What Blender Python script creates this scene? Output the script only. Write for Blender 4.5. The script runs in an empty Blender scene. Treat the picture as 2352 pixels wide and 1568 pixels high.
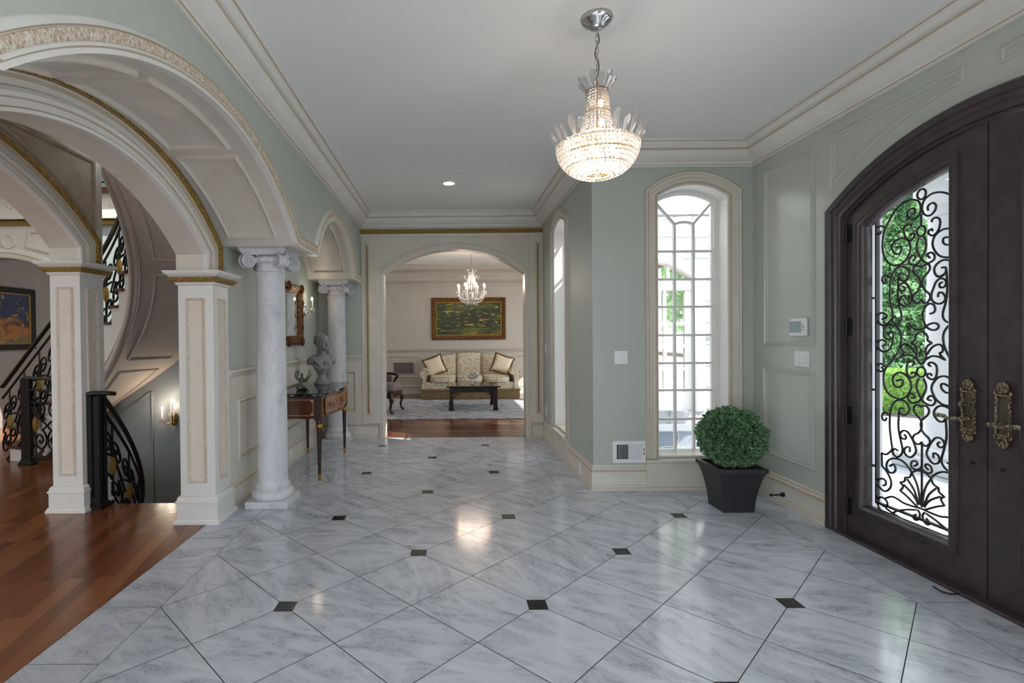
import bpy, bmesh, math, random
from mathutils import Vector as V, Matrix
from mathutils.geometry import delaunay_2d_cdt
RND = random.Random(11)
SC = bpy.context.scene
COL = SC.collection
pi, sin, cos, sqrt = math.pi, math.sin, math.cos, math.sqrt

# ------------------------------------------------------------------ materials
def lin(h):
    c = [int(h[i:i + 2], 16) / 255 for i in (1, 3, 5)]
    return tuple((x / 12.92 if x <= .04045 else ((x + .055) / 1.055) ** 2.4) for x in c) + (1.0,)

class NT:
    def __init__(s, name):
        s.m = bpy.data.materials.new(name); s.m.use_nodes = True
        s.t = s.m.node_tree; s.t.nodes.clear()
        s.out = s.n('ShaderNodeOutputMaterial')
    def n(s, typ, **kw):
        o = s.t.nodes.new(typ)
        for k, v in kw.items():
            if k in o.inputs: o.inputs[k].default_value = v
            else: setattr(o, k, v)
        return o
    def l(s, a, b): s.t.links.new(a, b)
    def ramp(s, fac, stops):
        r = s.n('ShaderNodeValToRGB'); e = r.color_ramp.elements
        while len(e) < len(stops): e.new(.5)
        for x, (p, c) in zip(e, stops): x.position = p; x.color = lin(c) if isinstance(c, str) else c
        s.l(fac, r.inputs[0]); return r
    def bsdf(s, rough=.5, metal=0., spec=.5, color=None):
        b = s.n('ShaderNodeBsdfPrincipled')
        b.inputs['Roughness'].default_value = rough; b.inputs['Metallic'].default_value = metal
        b.inputs['Specular IOR Level'].default_value = spec
        if color: b.inputs['Base Color'].default_value = lin(color)
        s.l(b.outputs[0], s.out.inputs[0]); return b
    def bump(s, b, h, strength=.3, dist=.01):
        p = s.n('ShaderNodeBump'); p.inputs['Strength'].default_value = strength; p.inputs['Distance'].default_value = dist
        s.l(h, p.inputs['Height']); s.l(p.outputs[0], b.inputs['Normal'])
    def coord(s, scale=(1, 1, 1), rot=(0, 0, 0), kind='Object'):
        c = s.n('ShaderNodeTexCoord'); m = s.n('ShaderNodeMapping')
        m.inputs['Scale'].default_value = scale; m.inputs['Rotation'].default_value = rot
        s.l(c.outputs[kind], m.inputs[0]); return m.outputs[0]
    def noise(s, vec, scale, detail=3, dist=0., rough=.5):
        o = s.n('ShaderNodeTexNoise'); o.inputs['Scale'].default_value = scale
        o.inputs['Detail'].default_value = detail; o.inputs['Distortion'].default_value = dist
        o.inputs['Roughness'].default_value = rough
        s.l(vec, o.inputs['Vector']); return o.outputs[0]

def plain(name, col, rough=.5, metal=0., spec=.5, var=None, vs=6, bump=0, bs=40, detail=3):
    t = NT(name); b = t.bsdf(rough, metal, spec, col)
    if var or bump:
        c = t.coord()
        if var:
            r = t.ramp(t.noise(c, vs, detail), [(.3, col), (.7, var)]); t.l(r.outputs[0], b.inputs['Base Color'])
        if bump: t.bump(b, t.noise(c, bs, 4), bump, .01)
    return t.m

def carved(name, lo, hi, scale, rough, metal=0., strength=.9):
    t = NT(name); b = t.bsdf(rough, metal); c = t.coord()
    v = t.n('ShaderNodeTexVoronoi'); v.inputs['Scale'].default_value = scale; t.l(c, v.inputs['Vector'])
    n = t.noise(c, scale * 1.3, 3, .6)
    mx = t.n('ShaderNodeMath', operation='MULTIPLY'); t.l(v.outputs[0], mx.inputs[0]); t.l(n, mx.inputs[1])
    r = t.ramp(mx.outputs[0], [(.08, lo), (.38, hi)]); t.l(r.outputs[0], b.inputs['Base Color'])
    t.bump(b, mx.outputs[0], strength, .02); return t.m

def emit(name, col, s):
    t = NT(name); e = t.n('ShaderNodeEmission'); e.inputs[0].default_value = lin(col); e.inputs[1].default_value = s
    t.l(e.outputs[0], t.out.inputs[0]); return t.m

def glass(name, tint='#ffffff', gloss=.06):
    t = NT(name); tr = t.n('ShaderNodeBsdfTransparent'); tr.inputs[0].default_value = lin(tint)
    g = t.n('ShaderNodeBsdfGlossy'); g.inputs['Roughness'].default_value = .02
    m = t.n('ShaderNodeMixShader'); f = t.n('ShaderNodeFresnel'); f.inputs[0].default_value = 1.45
    ge = t.n('ShaderNodeNewGeometry'); bf = t.n('ShaderNodeMath', operation='SUBTRACT'); bf.inputs[0].default_value = 1.; t.l(ge.outputs['Backfacing'], bf.inputs[1])
    ml = t.n('ShaderNodeMath', operation='MULTIPLY'); t.l(f.outputs[0], ml.inputs[0]); t.l(bf.outputs[0], ml.inputs[1])
    t.l(ml.outputs[0], m.inputs[0]); t.l(tr.outputs[0], m.inputs[1]); t.l(g.outputs[0], m.inputs[2])
    t.l(m.outputs[0], t.out.inputs[0]); return t.m

def crystal(name, white=.35):
    t = NT(name); tr = t.n('ShaderNodeBsdfTransparent'); tr.inputs[0].default_value = (.93, .93, .95, 1)
    g = t.n('ShaderNodeBsdfGlossy'); g.inputs['Roughness'].default_value = .05
    d = t.n('ShaderNodeBsdfTranslucent'); d.inputs[0].default_value = (.95, .93, .9, 1)
    f = t.n('ShaderNodeLayerWeight'); f.inputs[0].default_value = .45
    m = t.n('ShaderNodeMixShader'); t.l(f.outputs[1], m.inputs[0]); t.l(tr.outputs[0], m.inputs[1]); t.l(g.outputs[0], m.inputs[2])
    m2 = t.n('ShaderNodeMixShader'); m2.inputs[0].default_value = white
    t.l(m.outputs[0], m2.inputs[1]); t.l(d.outputs[0], m2.inputs[2]); t.l(m2.outputs[0], t.out.inputs[0]); return t.m

def marble(name, base, vein, scale, rough, attr=False, rot=0):
    t = NT(name); b = t.bsdf(rough, 0, .5); vec = t.coord(rot=(0, 0, rot))
    if attr:
        a = t.n('ShaderNodeAttribute', attribute_name='tile')
        sep = t.n('ShaderNodeSeparateColor'); t.l(a.outputs['Color'], sep.inputs[0])
        ang = t.n('ShaderNodeMath', operation='MULTIPLY'); ang.inputs[1].default_value = 1.3; t.l(sep.outputs[0], ang.inputs[0])
        vr = t.n('ShaderNodeVectorRotate', rotation_type='Z_AXIS'); t.l(vec, vr.inputs['Vector']); t.l(ang.outputs[0], vr.inputs['Angle'])
        sc = t.n('ShaderNodeVectorMath', operation='SCALE'); sc.inputs['Scale'].default_value = 37.; t.l(a.outputs['Color'], sc.inputs[0])
        ad = t.n('ShaderNodeVectorMath', operation='ADD'); t.l(vr.outputs[0], ad.inputs[0]); t.l(sc.outputs[0], ad.inputs[1]); vec = ad.outputs[0]
    st = t.n('ShaderNodeMapping'); st.inputs['Scale'].default_value = (1., 2.6, 1.) if attr else (1, 1, .45); t.l(vec, st.inputs[0]); vec2 = st.outputs[0]
    n1 = t.noise(vec2, scale, 7, .9, .62)
    n2 = t.noise(vec2, scale * 2.3, 6, 1.4, .6)
    ab = t.n('ShaderNodeMath', operation='SUBTRACT'); ab.inputs[1].default_value = .5; t.l(n2, ab.inputs[0])
    ab2 = t.n('ShaderNodeMath', operation='ABSOLUTE'); t.l(ab.outputs[0], ab2.inputs[0])
    v = t.ramp(ab2.outputs[0], [(0., (.75, .75, .75, 1)), (.035, (0, 0, 0, 1))])
    r1 = t.ramp(n1, [(.42, (.0, .0, .0, 1)), (.78, (1, 1, 1, 1))])
    mm = t.n('ShaderNodeMath', operation='MULTIPLY'); t.l(v.outputs[0], mm.inputs[0]); t.l(r1.outputs[0], mm.inputs[1])
    sm = t.n('ShaderNodeMath', operation='MULTIPLY_ADD'); t.l(r1.outputs[0], sm.inputs[0]); sm.inputs[1].default_value = .5; t.l(mm.outputs[0], sm.inputs[2]); sm.use_clamp = True
    mix = t.n('ShaderNodeMix', data_type='RGBA'); mix.inputs[6].default_value = lin(base); mix.inputs[7].default_value = lin(vein)
    t.l(sm.outputs[0], mix.inputs[0]); t.l(mix.outputs[2], b.inputs['Base Color'])
    return t.m

def planks(name, cols, width, length, ang, rough):
    t = NT(name); b = t.bsdf(rough); vec = t.coord(rot=(0, 0, ang))
    br = t.n('ShaderNodeTexBrick'); br.offset = .37; br.offset_frequency = 2
    br.inputs['Scale'].default_value = 1.; br.inputs['Mortar Size'].default_value = .0006; br.inputs['Brick Width'].default_value = length
    br.inputs['Row Height'].default_value = width; br.inputs['Color1'].default_value = (0, 0, 0, 1); br.inputs['Color2'].default_value = (1, 1, 1, 1)
    br.inputs['Mortar'].default_value = (.35, .35, .35, 1); t.l(vec, br.inputs['Vector'])
    st = t.n('ShaderNodeMapping'); st.inputs['Scale'].default_value = (1.5, 40, 1); t.l(vec, st.inputs[0])
    g = t.noise(st.outputs[0], 1.2, 4, .4)
    ad = t.n('ShaderNodeMath', operation='MULTIPLY_ADD'); t.l(g, ad.inputs[0]); ad.inputs[1].default_value = .35
    s2 = t.n('ShaderNodeMath', operation='MULTIPLY'); s2.inputs[1].default_value = .72; t.l(br.outputs[0], s2.inputs[0]); t.l(s2.outputs[0], ad.inputs[2])
    r = t.ramp(ad.outputs[0], [(.12, cols[0]), (.5, cols[1]), (.95, cols[2])]); t.l(r.outputs[0], b.inputs['Base Color']); return t.m

def fabric(name, a, b_, scale, rough=.9):
    t = NT(name); b = t.bsdf(rough, 0, .2); c = t.coord()
    v = t.n('ShaderNodeTexVoronoi'); v.inputs['Scale'].default_value = scale; t.l(c, v.inputs['Vector'])
    n = t.noise(c, scale * 1.6, 3, 1.)
    ad = t.n('ShaderNodeMath', operation='ADD'); t.l(v.outputs[0], ad.inputs[0]); t.l(n, ad.inputs[1])
    r = t.ramp(ad.outputs[0], [(.62, a), (.78, b_), (.98, b_), (1.0, a)]); t.l(r.outputs[0], b.inputs['Base Color']); return t.m

M = {}
M['sage'] = plain('sage_paint', '#b4bab2', .5, spec=.3, var='#b1b7af', vs=1.5)
M['sagegl'] = plain('sage_gloss_paint', '#b6bbb3', .22, spec=.5, var='#b9beb6', vs=1.5)
M['cream'] = plain('cream_glazed_paint', '#d3cec4', .36, var='#ccc5b9', vs=5, detail=5)
M['ivory'] = plain('ivory_glazed_paint', '#dfddd8', .34, var='#d9d6cf', vs=5)
M['white'] = plain('white_paint', '#dedcd9', .35)
M['ceil'] = plain('ceiling_paint', '#ebebe9', .8, spec=.2)
M['putty'] = plain('putty_paint', '#c2bcb1', .5, var='#bcb5a9', vs=3)
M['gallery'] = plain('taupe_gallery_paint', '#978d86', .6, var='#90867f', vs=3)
M['sage_shaded'] = plain('sage_paint_shaded', '#95a19e', .4, var='#909c98', vs=2)  # same sage paint, darkened so the colour carries the hall's dimness
M['inset'] = plain('beige_inset', '#dfd6cb', .5, var='#d9cdbf', vs=12)
M['bulb2'] = emit('candle_bulb', '#ffddb8', 70.)
M['glaze'] = plain('brown_antique_glaze', '#c0b29d', .5, var='#b6a790', vs=9)
M['faux'] = plain('beige_faux_plaster', '#b5a692', .6, var='#a3927c', vs=9, detail=6)
M['gold'] = carved('gilded_carving', '#6f5423', '#c09d55', 120, .4, .7, .7)
M['carvcream'] = carved('carved_cream_glaze', '#b99f83', '#e2d8c8', 62, .5)
M['bead'] = plain('beaded_cream', '#ddd2c1', .45, var='#cdbda6', vs=30)
M['floor'] = marble('white_marble_tile', '#c7ccd5', '#6c7380', 3.2, .13, True)
M['blk'] = plain('black_marble_tile', '#1a1b1b', .16)
M['grout'] = plain('grout', '#4c4946', .8)
M['marcol'] = marble('grey_marble', '#d0d0d4', '#8d8e97', 3.2, .42)
M['wood'] = planks('cherry_plank_floor', ['#65391f', '#7c482a', '#94603a'], .083, 1.1, math.radians(-100), .2)
M['wood2'] = planks('oak_plank_floor', ['#4a2a1c', '#6b4230', '#855a44'], .085, 1.6, 0, .22)
M['iron'] = plain('black_iron', '#141414', .45, .3)
M['rail'] = plain('dark_rail_wood', '#2b2620', .3)
M['doorwood'] = plain('espresso_door_wood', '#453b3f', .32, var='#372f32', vs=12)
M['bronze'] = carved('aged_bronze', '#584b37', '#b3a68c', 90, .38, .85)
M['bronzepl'] = plain('aged_bronze_plate', '#5a5347', .42, .8, var='#6c6455', vs=25)
M['glass'] = glass('window_glass')
M['crystal'] = crystal('cut_crystal', .09)
M['crystal2'] = crystal('lit_crystal', .3)
M['chrome'] = plain('silver_metal', '#c9c9cb', .2, 1.)
M['bulb'] = emit('warm_bulb', '#ffd9ae', 8.)
M['bulbs'] = emit('soft_bulb', '#ffe0bd', 14.)
M['can'] = emit('can_light', '#ffe6c8', 8.)
M['plastic'] = plain('white_plastic', '#e4e4e6', .35)
M['dark'] = plain('dark_void', '#101010', .8)
M['lcd'] = plain('grey_lcd', '#8fa3a8', .2)
M['pot'] = plain('charcoal_planter', '#2b2b2e', .48, bump=.05, bs=300)
M['soil'] = plain('dark_soil', '#17130f', .95)
M['mahog'] = plain('mahogany_veneer', '#5c2f19', .25, var='#42200f', vs=14)
M['mahogd'] = plain('dark_mahogany', '#2c150c', .28)
M['inlay'] = plain('satinwood_inlay', '#b78a4d', .35)
M['brass'] = plain('brass', '#a67c35', .3, .9)
M['blkmarb'] = plain('black_marble_top', '#14161a', .08, var='#23262a', vs=10)
M['bust'] = plain('grey_plaster', '#8f8f91', .6, var='#7a7a7d', vs=14)
M['bird'] = plain('grey_green_glazed_ceramic', '#7c8076', .25, .2, var='#4f5648', vs=16)
M['mirror'] = plain('mirror_glass', '#e8ecec', .02, 1.)
M['giltframe'] = carved('antique_gilt_frame', '#2a170b', '#8a5f36', 48, .35, .8)
M['sofa'] = fabric('ivory_gold_damask', '#d2cabb', '#b8a67e', 19)
M['skirt'] = plain('bullion_fringe', '#8d7a52', .95, var='#6b5a3a', vs=60)
M['pillow'] = plain('cream_silk', '#dccbb4', .6)
M['fringe'] = plain('brown_fringe', '#7d5a2c', .9, var='#5d3f1b', vs=60)
M['espresso'] = plain('espresso_table_wood', '#1c1110', .38, spec=.3, var='#2a1914', vs=20)
M['esptop'] = plain('polished_espresso', '#1c1110', .1)
M['taupe'] = plain('taupe_plaster', '#d3c9c2', .6, var='#cbc0b8', vs=4)
M['armwood'] = plain('walnut_frame', '#3d1d10', .3)
M['mauve'] = plain('grey_mauve_velvet', '#8a7c7c', .85, var='#6f6366', vs=8)
M['stem'] = plain('bark', '#4a3b2c', .9, bump=.4)

def leafmat(name, cols, scale, tl=.25):
    t = NT(name); b = t.n('ShaderNodeBsdfPrincipled'); b.inputs['Roughness'].default_value = .45
    r = t.ramp(t.noise(t.coord(), scale, 2), [(.3, cols[0]), (.5, cols[1]), (.72, cols[2])])
    t.l(r.outputs[0], b.inputs['Base Color']); d = t.n('ShaderNodeBsdfTranslucent'); t.l(r.outputs[0], d.inputs[0])
    m = t.n('ShaderNodeMixShader'); m.inputs[0].default_value = tl; t.l(b.outputs[0], m.inputs[1]); t.l(d.outputs[0], m.inputs[2])
    t.l(m.outputs[0], t.out.inputs[0]); return t.m
M['box'] = leafmat('boxwood_leaf', ['#3c6344', '#608a62', '#a0bc98'], 60, .12)
M['maple'] = leafmat('maple_leaf', ['#6a9d55', '#97c178', '#cfe6ae'], 2.5, .35)
M['fir'] = leafmat('conifer_leaf', ['#4a7450', '#719a68', '#a9c99b'], 2.5, .2)
M['hedge'] = leafmat('hedge_leaf', ['#3f6a26', '#7ba845', '#bcd88a'], 22, .3)
M['pave'] = plain('pale_pavement', '#b9b7b5', .9, var='#b0aeac', vs=.7)
M['porch'] = plain('porch_stone', '#a9adb3', .5, var='#a0a5ad', vs=2)
M['limest'] = plain('white_limestone', '#c6c8cb', .7, var='#bfc1c6', vs=3)
M['asph'] = plain('dark_mulch', '#3a3a40', .95)

def stonewall(name, c1, c2, mortar, w, h):
    t = NT(name); b = t.bsdf(.85, 0, .2); c = t.coord(rot=(pi / 2, 0, 0))
    br = t.n('ShaderNodeTexBrick'); br.offset = .43; br.squash = 1.4; br.squash_frequency = 3
    for k, v in (('Scale', 1.), ('Mortar Size', .007), ('Brick Width', w), ('Row Height', h)): br.inputs[k].default_value = v
    br.inputs['Color1'].default_value = lin(c1); br.inputs['Color2'].default_value = lin(c2); br.inputs['Mortar'].default_value = lin(mortar)
    n = t.noise(c, 5, 5, .5); ad = t.n('ShaderNodeVectorMath', operation='MULTIPLY_ADD')
    ad.inputs[1].default_value = (.06, .06, .06); t.l(n, ad.inputs[0]); t.l(c, ad.inputs[2]); t.l(ad.outputs[0], br.inputs['Vector'])
    r = t.ramp(n, [(.3, '#7d838c'), (.42, '#ffffff')]); mx = t.n('ShaderNodeMix', data_type='RGBA', blend_type='MULTIPLY'); mx.inputs[0].default_value = .55
    t.l(br.outputs[0], mx.inputs[6]); t.l(r.outputs[0], mx.inputs[7]); t.l(mx.outputs[2], b.inputs['Base Color']); return t.m
M['stone'] = stonewall('pale_ashlar_stone', '#a9a9ab', '#9c9ea3', '#757a82', .62, .3)
M['found'] = stonewall('grey_foundation_stone', '#8b939f', '#6f7885', '#b5b5b5', .5, .22)

def paint_art(name, kind):
    t = NT(name); b = t.bsdf(.45)
    c = t.coord(kind='Generated')
    if kind == 'green':
        s1 = t.n('ShaderNodeMapping'); s1.inputs['Scale'].default_value = (5, 1, 11); t.l(c, s1.inputs[0])
        bg = t.ramp(t.noise(c, 3.2, 4, .5), [(.3, '#3b1f12'), (.45, '#20301a'), (.6, '#3c4a1c'), (.75, '#5f5a22')])
        st = t.ramp(t.noise(s1.outputs[0], 1.6, 3, .8), [(.57, (0, 0, 0, 1)), (.63, (1, 1, 1, 1))])
        cc = t.ramp(t.noise(c, 9, 2), [(.35, '#7e6a24'), (.6, '#b5a645'), (.7, '#9a5b32')])
    else:
        sep = t.n('ShaderNodeSeparateXYZ'); t.l(c, sep.inputs[0])
        ad = t.n('ShaderNodeMath', operation='ADD'); t.l(sep.outputs[2], ad.inputs[0]); t.l(t.noise(c, 4, 4, .6), ad.inputs[1])
        bg = t.ramp(ad.outputs[0], [(.55, '#6f5b40'), (.8, '#a4622c'), (1.0, '#2b2a2a'), (1.2, '#1c2c4a')] if kind == 'dusk' else [(.5, '#333'), (.9, '#999')])
        st = t.ramp(t.noise(c, 6, 3, .8), [(.56, (0, 0, 0, 1)), (.62, (1, 1, 1, 1))]); cc = t.ramp(t.noise(c, 3, 2), [(.4, '#b98930'), (.6, '#38424f')])
    mx = t.n('ShaderNodeMix', data_type='RGBA'); t.l(st.outputs[0], mx.inputs[0]); t.l(bg.outputs[0], mx.inputs[6]); t.l(cc.outputs[0], mx.inputs[7])
    t.l(mx.outputs[2], b.inputs['Base Color']); return t.m
M['art1'] = paint_art('abstract_green_oil', 'green')
M['art2'] = paint_art('abstract_dusk_oil', 'dusk')
def rugmat():
    t = NT('rug_weave'); b = t.bsdf(.95, 0, .1); c = t.coord(scale=(1, 1.4, 1))
    r = t.ramp(t.noise(c, 5.5, 8, .5, .8), [(.34, '#6a6e77'), (.47, '#8f9198'), (.58, '#b9b8ba'), (.7, '#8d8886')]); t.l(r.outputs[0], b.inputs['Base Color']); return t.m
M['rug'] = rugmat()

# ------------------------------------------------------------------ mesh builder
def wloc(o):
    p = V((0, 0, 0))
    while o: p = p + o.location; o = o.parent
    return p
def tag(o, label=None, cat=None, group=None, kind=None):
    for k, v in (('label', label), ('category', cat), ('group', group), ('kind', kind)):
        if v: o[k] = v
    return o
def thing(name, loc, label, cat, group=None, kind=None):
    o = bpy.data.objects.new(name, None); o.empty_display_size = .1; COL.objects.link(o); o.location = loc
    return tag(o, label, cat, group, kind)
def struct(name, loc=(0, 0, 0)):
    o = bpy.data.objects.new(name, None); o.empty_display_size = .1; COL.objects.link(o); o.location = loc
    return tag(o, kind='structure')

def arc(c, cz, r, a0, a1, n=40):   # points on a circle of centre (c,cz) between abscissae a0 and a1 (upper half)
    t0 = math.acos(max(-1, min(1, (a0 - c) / r))); t1 = math.acos(max(-1, min(1, (a1 - c) / r)))
    return [(c + r * cos(t0 + (t1 - t0) * i / n), cz + r * sin(t0 + (t1 - t0) * i / n)) for i in range(n + 1)]
def spline(pts, n=5):
    P = [V(p) for p in pts]; out = []
    for i in range(len(P) - 1):
        a, b, c, d = P[max(i - 1, 0)], P[i], P[i + 1], P[min(i + 2, len(P) - 1)]
        for k in range(n):
            t = k / n
            out.append(.5 * ((2 * b) + (c - a) * t + (2 * a - 5 * b + 4 * c - d) * t * t + (3 * b - a - 3 * c + d) * t ** 3))
    out.append(P[-1]); return out
def spiral(cx, cy, r0, r1, a0, turns, n=26):
    return [(cx + (r0 + (r1 - r0) * i / n) * cos(a0 + turns * 2 * pi * i / n), cy + (r0 + (r1 - r0) * i / n) * sin(a0 + turns * 2 * pi * i / n)) for i in range(n + 1)]

class MB:
    def __init__(s): s.v = []; s.f = []; s.m = []
    def add(s, vs, fs, mi=0, M_=None):
        o = len(s.v); s.v += [tuple(M_ @ V(p)) if M_ else tuple(p) for p in vs]
        s.f += [tuple(i + o for i in f) for f in fs]; s.m += [mi] * len(fs); return s
    def box(s, x0, x1, y0, y1, z0, z1, mi=0, M_=None):
        return s.add([(x0, y0, z0), (x1, y0, z0), (x1, y1, z0), (x0, y1, z0), (x0, y0, z1), (x1, y0, z1), (x1, y1, z1), (x0, y1, z1)],
              [(0, 3, 2, 1), (4, 5, 6, 7), (0, 1, 5, 4), (1, 2, 6, 5), (2, 3, 7, 6), (3, 0, 4, 7)], mi, M_)
    def slab(s, outer, holes, fn, w0, w1, mi=(0, 0, 0)):
        loops = [outer] + holes
        flat = [V((p[0], p[1])) for L in loops for p in L]; ed = []; k = 0
        for L in loops: ed += [(k + i, k + (i + 1) % len(L)) for i in range(len(L))]; k += len(L)
        r = delaunay_2d_cdt(flat, ed, [], 0, 1e-6); pv = r[0]
        def inside(x, y, L):
            c = False
            for i in range(len(L)):
                (x0, y0), (x1, y1) = L[i][:2], L[i - 1][:2]
                if (y0 > y) != (y1 > y) and x < (x1 - x0) * (y - y0) / (y1 - y0) + x0: c = not c
            return c
        tri = []
        for t in r[2]:
            x = sum(pv[i].x for i in t) / 3; y = sum(pv[i].y for i in t) / 3
            if inside(x, y, outer) and not any(inside(x, y, h) for h in holes): tri.append(tuple(t))
        s.add([fn(p.x, p.y, w0) for p in pv], tri, mi[0]); s.add([fn(p.x, p.y, w1) for p in pv], [t[::-1] for t in tri], mi[1])
        k = 0
        for L in loops:
            m = len(L); s.add([fn(a, b, w0) for a, b in L] + [fn(a, b, w1) for a, b in L], [(i, (i + 1) % m, m + (i + 1) % m, m + i) for i in range(m)], mi[2]); k += m
        return s
    def sweep(s, path, prof, fn, closed=False, mi=0, glaze=0):
        P = [V(p) for p in path]; n = len(P); rings = []
        for i in range(n):
            d0 = (P[i] - P[i - 1]) if (i > 0 or closed) else None
            d1 = (P[(i + 1) % n] - P[i]) if (i < n - 1 or closed) else None
            ns = [V((-d.y, d.x)).normalized() for d in (d0, d1) if d is not None and d.length > 1e-9]
            if len(ns) == 2: m = (ns[0] + ns[1]) / max(.3, 1 + ns[0].dot(ns[1]))
            else: m = ns[0]
            rings.append([fn(P[i].x + m.x * u, P[i].y + m.y * u, w) for u, w in prof])
        k = len(prof); o = [p for r in rings for p in r]; fs = []
        for i in range(n if closed else n - 1):
            j = (i + 1) % n
            for q in range(k): fs.append((i * k + q, i * k + (q + 1) % k, j * k + (q + 1) % k, j * k + q))
        if not closed:
            fs.append(tuple(range(k))); fs.append(tuple((n - 1) * k + q for q in range(k - 1, -1, -1)))
        s.add(o, fs, mi)
        if glaze:      # the narrow grooves of the profile carry the brown antique glaze
            g = [(V(prof[q]) - V(prof[(q + 1) % k])).length < glaze and (prof[q][0] or prof[q][1]) and q < k - 1 for q in range(k)]
            base = len(s.m) - len(fs)
            for i in range((n if closed else n - 1) * k):
                if g[i % k]: s.m[base + i] = 1
        return s
    def lathe(s, prof, c=(0, 0, 0), n=24, mi=0, M_=None, sx=1, sy=1, flute=0, nf=0):
        vs = []; fs = []; k = len(prof)
        for i in range(n):
            a = 2 * pi * i / n; q = 1 - flute * abs(sin(nf * a / 2)) if nf else 1
            for r, z in prof: vs.append((c[0] + r * q * cos(a) * sx, c[1] + r * q * sin(a) * sy, c[2] + z))
        for i in range(n):
            j = (i + 1) % n
            for q in range(k - 1): fs.append((i * k + q, j * k + q, j * k + q + 1, i * k + q + 1))
        return s.add(vs, fs, mi, M_)
    def tube(s, path, r, n=6, mi=0, M_=None, closed=False, flat=1.):
        P = [V(p) for p in path]; P = [p for i, p in enumerate(P) if i == 0 or (p - P[i - 1]).length > 1e-7]
        m = len(P); rr = r if isinstance(r, (list, tuple)) else [r] * m
        if len(rr) != m: rr = [rr[min(len(rr) - 1, int(i * len(rr) / m))] for i in range(m)]
        T = [(P[(i + 1) % m] - P[i - 1]).normalized() if closed else (P[min(i + 1, m - 1)] - P[max(i - 1, 0)]).normalized() for i in range(m)]
        up = V((0, 0, 1)) if abs(T[0].z) < .9 else V((1, 0, 0))
        N = (up - T[0] * up.dot(T[0])).normalized(); vs = []
        for i in range(m):
            N = (N - T[i] * N.dot(T[i])); N = N.normalized() if N.length > 1e-6 else T[i].orthogonal().normalized()
            B = T[i].cross(N)
            for k in range(n):
                a = 2 * pi * (k + .5) / n; vs.append(P[i] + (N * cos(a) * flat + B * sin(a)) * rr[i])
        fs = []
        for i in range(m if closed else m - 1):
            j = (i + 1) % m
            for k in range(n): fs.append((i * n + k, i * n + (k + 1) % n, j * n + (k + 1) % n, j * n + k))
        if not closed: fs += [tuple(range(n))[::-1], tuple((m - 1) * n + k for k in range(n))]
        return s.add(vs, fs, mi, M_)
    def ball(s, c, r, nu=12, nv=8, mi=0, M_=None, e=1.):
        r = (r, r, r) if not isinstance(r, (tuple, list)) else r
        pw = lambda x: math.copysign(abs(x) ** e, x)
        vs = [(c[0], c[1], c[2] - r[2])]
        for j in range(1, nv):
            b = -pi / 2 + pi * j / nv
            for i in range(nu):
                a = 2 * pi * i / nu; vs.append((c[0] + r[0] * pw(cos(b)) * pw(cos(a)), c[1] + r[1] * pw(cos(b)) * pw(sin(a)), c[2] + r[2] * pw(sin(b))))
        vs.append((c[0], c[1], c[2] + r[2])); L = len(vs) - 1; fs = []
        for i in range(nu): k = (i + 1) % nu; fs += [(0, 1 + k, 1 + i), (L, L - nu + i, L - nu + k)]
        for j in range(nv - 2):
            for i in range(nu):
                k = (i + 1) % nu; a = 1 + j * nu; fs.append((a + i, a + k, a + nu + k, a + nu + i))
        return s.add(vs, fs, mi, M_)
    def cyl(s, p, q, r, n=12, mi=0, r2=None): return s.tube([p, q], [r, r if r2 is None else r2], n, mi)
    def build(s, name, mat, parent=None, smooth=None, bevel=0, M_=None, recalc=True, kind=None, label=None, seg=2):
        me = bpy.data.meshes.new(name); off = wloc(parent) if parent else V((0, 0, 0))
        me.from_pydata([(V(p) if M_ is None else M_ @ V(p)) - off for p in s.v], [], s.f)
        mats = mat if isinstance(mat, (list, tuple)) else [mat]
        for m in mats: me.materials.append(m)
        if len(mats) > 1: me.polygons.foreach_set('material_index', s.m)
        if recalc:
            b = bmesh.new(); b.from_mesh(me); bmesh.ops.remove_doubles(b, verts=b.verts, dist=1e-5); bmesh.ops.recalc_face_normals(b, faces=b.faces); b.to_mesh(me); b.free()
        if smooth: me.shade_smooth(); me.set_sharp_from_angle(angle=math.radians(smooth))
        me.update()
        o = bpy.data.objects.new(name, me); COL.objects.link(o)
        if parent: o.parent = parent
        if bevel:
            bv = o.modifiers.new('bevel', 'BEVEL'); bv.width = bevel; bv.segments = seg; bv.limit_method = 'ANGLE'; bv.angle_limit = .6
            if not smooth: me.shade_smooth(); me.set_sharp_from_angle(angle=math.radians(35))
        return tag(o, label, None, None, kind)
def st(o): o['kind'] = 'structure'; return o

def copy_tree(o, parent=None):
    c = o.copy(); COL.objects.link(c)
    if parent: c.parent = parent; c.matrix_parent_inverse = o.matrix_parent_inverse.copy()
    for ch in list(o.children): copy_tree(ch, c)
    return c
def rect(a0, a1, b0, b1): return [(a0, b0), (a0, b1), (a1, b1), (a1, b0)]      # clockwise: left normal points outwards
PANEL = [(0, 0), (0, .006), (-.006, .014), (-.016, .016), (-.022, .01), (-.03, .008), (-.034, 0)]

# planes of the room: fn(a, b, w): a along the wall, b height, w out of the wall into the room
fWin = lambda a, b, w: (a, 4.60 - w, b)
fCor = lambda a, b, w: (1.268 - w, a, b)
fRight = lambda a, b, w: (2.69 - w, a, b)
fFar = lambda a, b, w: (a, 7.05 - w, b)
fLeft = lambda a, b, w: (-1.20 + w, a, b)
fAlc = lambda a, b, w: (-1.77 + w, a, b)
fInn = lambda a, b, w: (-1.80 + w, a, b)
fArc2 = lambda a, b, w: (-2.95 + w, a, b)
fPlan = lambda a, b, w: (a, b, w)
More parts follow.
